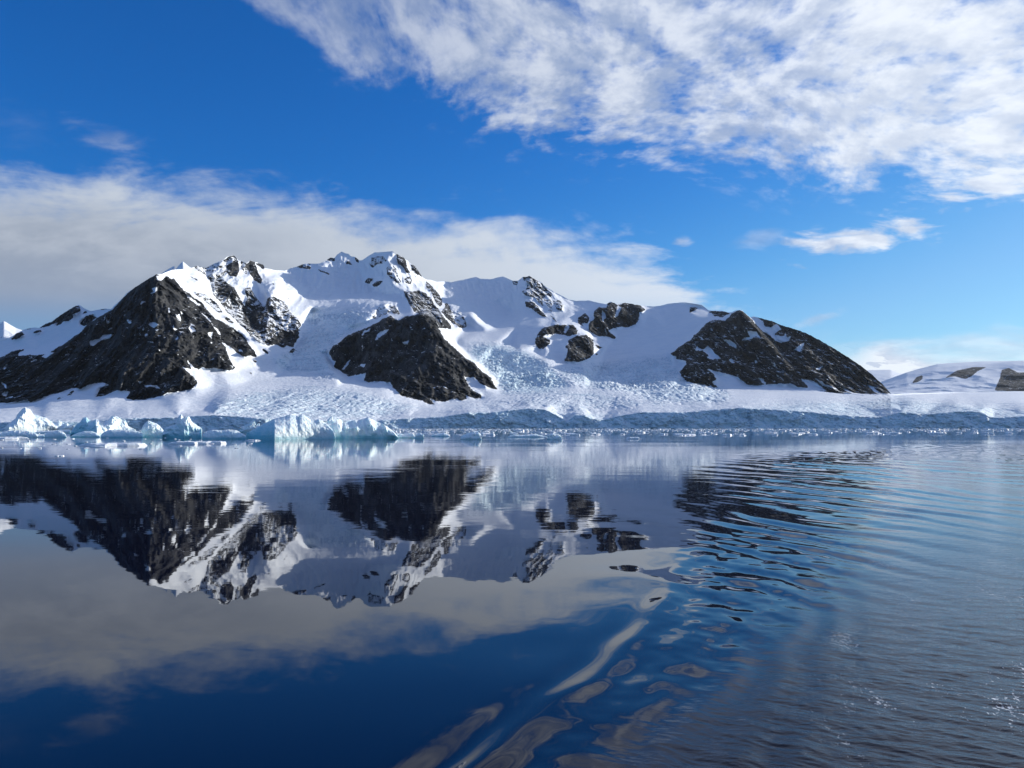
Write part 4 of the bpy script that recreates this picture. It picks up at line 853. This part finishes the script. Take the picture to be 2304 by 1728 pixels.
iceberg('blocky iceberg, blue on its left side and bright white on its jagged right side', conv(k8, [(582, 375), (592, 335), (605, 312), (640, 268), (660, 262), (690, 218), (715, 216), (735, 240), (770, 245), (795, 232), (830, 250), (860, 258), (895, 240), (925, 206), (945, 203), (985, 215), (1010, 228), (1035, 235), (1050, 262), (1062, 288), (1085, 300), (1120, 318), (1130, 345)]), 980, depth=.75, corner=218, wedge=.95, blue=.30, seed=6, rough=.12,
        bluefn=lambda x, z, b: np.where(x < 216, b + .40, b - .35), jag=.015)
iceberg('low glassy ice hump in front of the left foot of the blocky iceberg', conv(k8, [(585, 378), (610, 362), (650, 345), (700, 332), (760, 332), (800, 345), (832, 372)]), 983.5, depth=.3, blue=.40, seed=7, rough=.05)
iceberg('long low grey-blue iceberg with a smooth rounded top before the blocky iceberg', conv(k8, [(836, 372), (850, 350), (880, 332), (920, 320), (990, 318), (1060, 322), (1120, 328), (1170, 340), (1205, 355), (1190, 380)]), 984.6, depth=.25, blue=.38, seed=8, rough=.05)
iceberg('small domed iceberg left of the iceberg with two pointed tips', conv(k8, [(1165, 345), (1180, 300), (1200, 265), (1230, 244), (1262, 256), (1300, 268), (1322, 285), (1340, 305), (1362, 335), (1385, 362), (1395, 385)]), 984, depth=.5, blue=.30, seed=9, rough=.09, corner=325, wedge=.4)
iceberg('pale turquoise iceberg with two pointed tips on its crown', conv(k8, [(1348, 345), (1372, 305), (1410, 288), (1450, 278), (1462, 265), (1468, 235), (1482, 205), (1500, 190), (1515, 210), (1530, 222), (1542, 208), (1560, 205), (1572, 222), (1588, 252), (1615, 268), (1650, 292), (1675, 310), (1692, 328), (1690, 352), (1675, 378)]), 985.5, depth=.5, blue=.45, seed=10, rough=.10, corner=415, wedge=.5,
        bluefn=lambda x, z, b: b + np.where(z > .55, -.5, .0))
iceberg('low smooth grey iceberg between the two-tipped and the big wedge iceberg', conv(k8, [(1680, 385), (1690, 350), (1710, 335), (1760, 322), (1840, 325), (1900, 318), (1960, 325), (2000, 345), (2040, 368), (2056, 385)]), 987.5, depth=.3, blue=.42, seed=11, rough=.07)
iceberg('small jagged iceberg sticking up behind the low smooth grey iceberg', conv(k8, [(1975, 335), (1995, 300), (2030, 285), (2060, 268), (2085, 248), (2105, 245), (2118, 268), (2122, 292), (2140, 270), (2155, 266), (2160, 300)]), 973, depth=.5, blue=.1, seed=12, rough=.15, jag=.04)
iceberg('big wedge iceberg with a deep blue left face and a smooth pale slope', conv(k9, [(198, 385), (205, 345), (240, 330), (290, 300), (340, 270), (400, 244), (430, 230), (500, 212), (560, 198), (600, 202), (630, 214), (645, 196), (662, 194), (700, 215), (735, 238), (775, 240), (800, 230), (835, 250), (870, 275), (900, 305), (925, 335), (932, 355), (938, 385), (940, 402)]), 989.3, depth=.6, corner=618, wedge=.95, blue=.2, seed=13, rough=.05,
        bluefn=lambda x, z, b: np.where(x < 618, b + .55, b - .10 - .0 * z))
iceberg('ribbed pale iceberg sloping down to the right beside the big wedge iceberg', conv(k9, [(860, 370), (862, 300), (868, 245), (890, 218), (912, 210), (945, 222), (975, 232), (1000, 258), (1050, 250), (1100, 240), (1140, 238), (1175, 225), (1210, 220), (1240, 230), (1270, 248), (1320, 268), (1365, 292), (1400, 318), (1430, 345), (1455, 375), (1462, 385)]), 986.8, depth=.55, corner=735, wedge=.8, blue=.32, seed=14, rough=.07, flute=.34)
iceberg('low white ice block right of the ribbed iceberg', conv(k9, [(1440, 375), (1450, 352), (1500, 355), (1550, 348), (1585, 352), (1600, 372)]), 985.2, depth=.5, blue=.2, seed=15)
iceberg('small square ice block at the right end of the row of icebergs', conv(k9, [(1598, 390), (1602, 352), (1640, 348), (1670, 354), (1674, 388)]), 986.6, depth=.6, blue=.2, seed=16, steep=.4)
iceberg('thin arched ice piece on the water left of the lone rounded iceberg', conv(k9, [(1735, 365), (1770, 355), (1810, 348), (1845, 345), (1880, 365), (1895, 378)]), 982, depth=.4, blue=.3, seed=17)
iceberg('lone rounded white iceberg on open water before the glacier front', conv(k9, [(1978, 390), (1985, 372), (2000, 362), (2035, 350), (2075, 338), (2095, 332), (2120, 334), (2140, 350), (2152, 372), (2150, 392)]), 988.6, depth=.55, blue=.05, seed=18, rough=.12)
iceberg('low drifting ice block with a raised right end before the glacier front', conv(k10, [(730, 325), (745, 305), (775, 298), (800, 304), (825, 315), (836, 330)]), 988.8, depth=.5, blue=.1, seed=19, rough=.12)
iceberg('long low raft of ice left of the block with a raised right end', conv(k10, [(450, 322), (500, 308), (560, 312), (640, 304), (690, 314), (735, 325)]), 983.5, depth=.2, blue=.25, seed=20, rough=.12, jag=.05)
iceberg('small crooked ice stub standing above the long low raft of ice', conv(k10, [(462, 308), (466, 286), (474, 284), (486, 294), (520, 296), (524, 305)]), 977.5, depth=.5, blue=.1, seed=21, rough=.15, jag=.05)

# flat pieces: a few shapes, copied
rnd = random.Random(11)
def floe_mesh(seed, flat):
    r = random.Random(seed); n = 18; rings = [(1.0, -0.25), (1.06, 0.05), (0.95, 0.75 * flat), (0.6, 1.0 * flat), (0.25, 0.9 * flat)]
    rad = [1 + 0.30 * math.sin(2 * i * math.tau / n + r.random() * 6) * r.random() + r.uniform(-.14, .14) for i in range(n)]
    vs = []; fs = []
    for k, (q, z) in enumerate(rings):
        for i in range(n):
            a = math.tau * i / n
            vs.append((q * rad[i] * math.cos(a), 0.62 * q * rad[i] * math.sin(a), z + (r.uniform(-.28, .28) * flat if k > 1 else 0)))
    for k in range(len(rings) - 1):
        for i in range(n):
            a = k * n + i; b = k * n + (i + 1) % n; fs.append((a, b, b + n, a + n))
    vs.append((0, 0, rings[-1][1])); c = len(vs) - 1
    for i in range(n): fs.append(((len(rings) - 1) * n + i, (len(rings) - 1) * n + (i + 1) % n, c))
    return vs, fs
def floe_obj(seed, flat):
    vs, fs = floe_mesh(seed, flat)
    me = bpy.data.meshes.new('ice_floe'); me.from_pydata(vs, [], fs); me.update()
    a = me.attributes.new('blue', 'FLOAT', 'POINT'); a.data.foreach_set('value', [0.05] * len(vs))
    me.materials.append(mat_floe)
    return me
floe_meshes = [floe_obj(100 + i, 1.0 if i % 3 else 1.6) for i in range(9)]
first = {}
def floe(px, py, wpx, hpx, label, group=None, k=None):
    D = CAM_H * F / (py - 960.0); m = D / F
    k = rnd.randrange(9) if k is None else k
    if k not in first:
        o = bpy.data.objects.new('ice_floe', floe_meshes[k]); first[k] = o
    else: o = first[k].copy()
    sc.collection.objects.link(o)
    a, b = ray(px, 960.0)
    o.location = (float(a) * D, D, 0)
    w = 0.5 * wpx * m
    o.scale = (w, w * rnd.uniform(.7, 1.3), hpx * m * 0.9)
    o.rotation_euler = (0, 0, rnd.uniform(-.5, .5))
    o['label'] = label; o['category'] = 'ice floe'
    if group: o['group'] = group
    elif 'group' in o: del o['group']
    return o
G1 = 'small ice floes drifting before the glacier front'
L1 = 'small white ice floe drifting on the calm water before the glacier front'
for i in range(243):
    py = 966.8 + 13.5 * rnd.random() ** 1.9
    px = rnd.uniform(870, 2330) if rnd.random() < .62 else rnd.uniform(880, 1650)
    if px > 1750: py = min(py, 974 + rnd.random() * 5)
    w = rnd.uniform(4, 15) * (0.6 + 0.07 * (py - 966)); 
    if rnd.random() < .12: w *= 2.0
    floe(px, py, w, rnd.uniform(1.0, 2.3) + .03 * w, L1, G1)
G2 = 'small ice floes drifting among the icebergs'
L2 = 'small white ice floe drifting close in front of the row of icebergs'
for i in range(46):
    py = 985.5 + 26 * rnd.random() ** 1.6; px = rnd.uniform(-10, 700)
    floe(px, py, rnd.uniform(3, 9), rnd.uniform(.8, 1.6), L2, G2)
for px, py, w, h, lab in [(260, 1003, 126, 4.2, 'long thin plate of ice lying flat on the water below the blocky iceberg'), (228, 1006, 40, 3, 'short ice plate touching the left end of the long thin plate'), (425, 999, 84, 4.0, 'thin plate of ice below the iceberg with two pointed tips'), (480, 998, 60, 3.5, 'thin oval plate of ice below the low smooth grey iceberg'), (570, 991.5, 32, 2.5, 'thin strip of ice at the foot of the big wedge iceberg'), (20, 988, 66, 5, 'flat ice plate at the left edge of the photo under the snowy slab'), (1426, 987.5, 32, 2.6, 'flat white floe left of centre in the open water, nearest to the mirror-calm water'), (135, 1026, 22, 1.5, 'sliver of ice furthest in front of the white pyramid iceberg')]:
    floe(px, py, w, h, lab)
# brash too small and too many to count, along the foot of the ice front and between the bergs
V_ = []; F_ = []
sm = [floe_mesh(300 + i, 1.2) for i in range(5)]
def brash(px, py, w, h):
    D = CAM_H * F / (py - 960.0); m = D / F; a, b = ray(px, 960.0); cx_ = float(a) * D
    vs, fs = sm[rnd.randrange(5)]; s0 = len(V_); ca = math.cos(rnd.random() * 6); 
    V_.extend([(cx_ + v[0] * w * m * .5, D + v[1] * w * m * .5 * (1 + ca * .3), v[2] * h * m * .8) for v in vs]); F_.extend([tuple(i + s0 for i in f) for f in fs])
for i in range(1500):
    py = 965.3 + 5.5 * rnd.random() ** 2.2; px = rnd.uniform(700, 2340)
    brash(px, py, rnd.uniform(1.5, 7), rnd.uniform(.5, 1.5))
for i in range(260):
    brash(rnd.uniform(860, 1560), 968 + 12 * rnd.random(), rnd.uniform(1.2, 3.5), rnd.uniform(.4, 1.0))
for i in range(160):
    brash(rnd.uniform(0, 640), 968 + 14 * rnd.random(), rnd.uniform(1.5, 5), rnd.uniform(.5, 1.4))
me = bpy.data.meshes.new('brash_ice'); me.from_pydata(V_, [], F_); me.update(); me.materials.append(mat_floe)
a_ = me.attributes.new('blue', 'FLOAT', 'POINT'); a_.data.foreach_set('value', [0.05] * len(V_))
o = bpy.data.objects.new('brash_ice', me); sc.collection.objects.link(o)
tag(o, 'belt of tiny broken ice along the foot of the glacier front', 'brash ice', kind='stuff')

# ---------------------------------------------------------------- air
hb = bpy.data.meshes.new('haze')
xa, xb, ya, yb, za, zb = -22000, 22000, -600, 19500, -8, 1760
hb.from_pydata([(xa, ya, za), (xb, ya, za), (xb, yb, za), (xa, yb, za), (xa, ya, zb), (xb, ya, zb), (xb, yb, zb), (xa, yb, zb)], [], [(0, 3, 2, 1), (4, 5, 6, 7), (0, 1, 5, 4), (1, 2, 6, 5), (2, 3, 7, 6), (3, 0, 4, 7)])
hb.update(); haze = bpy.data.objects.new('haze', hb); sc.collection.objects.link(haze)
tag(haze, 'faint blue haze over the bay and the mountains', 'haze', kind='stuff')
hm = bpy.data.materials.new('air'); hm.use_nodes = True; hm.node_tree.nodes.clear(); N = NT(hm.node_tree)
pv = N.node('ShaderNodeVolumePrincipled'); pv.inputs['Color'].default_value = rgb(0.72, 0.84, 1.0); pv.inputs['Density'].default_value = 5.0e-6; pv.inputs['Anisotropy'].default_value = 0.3
ho = N.node('ShaderNodeOutputMaterial'); N.l.new(pv.outputs[0], ho.inputs['Volume'])
hb.materials.append(hm)
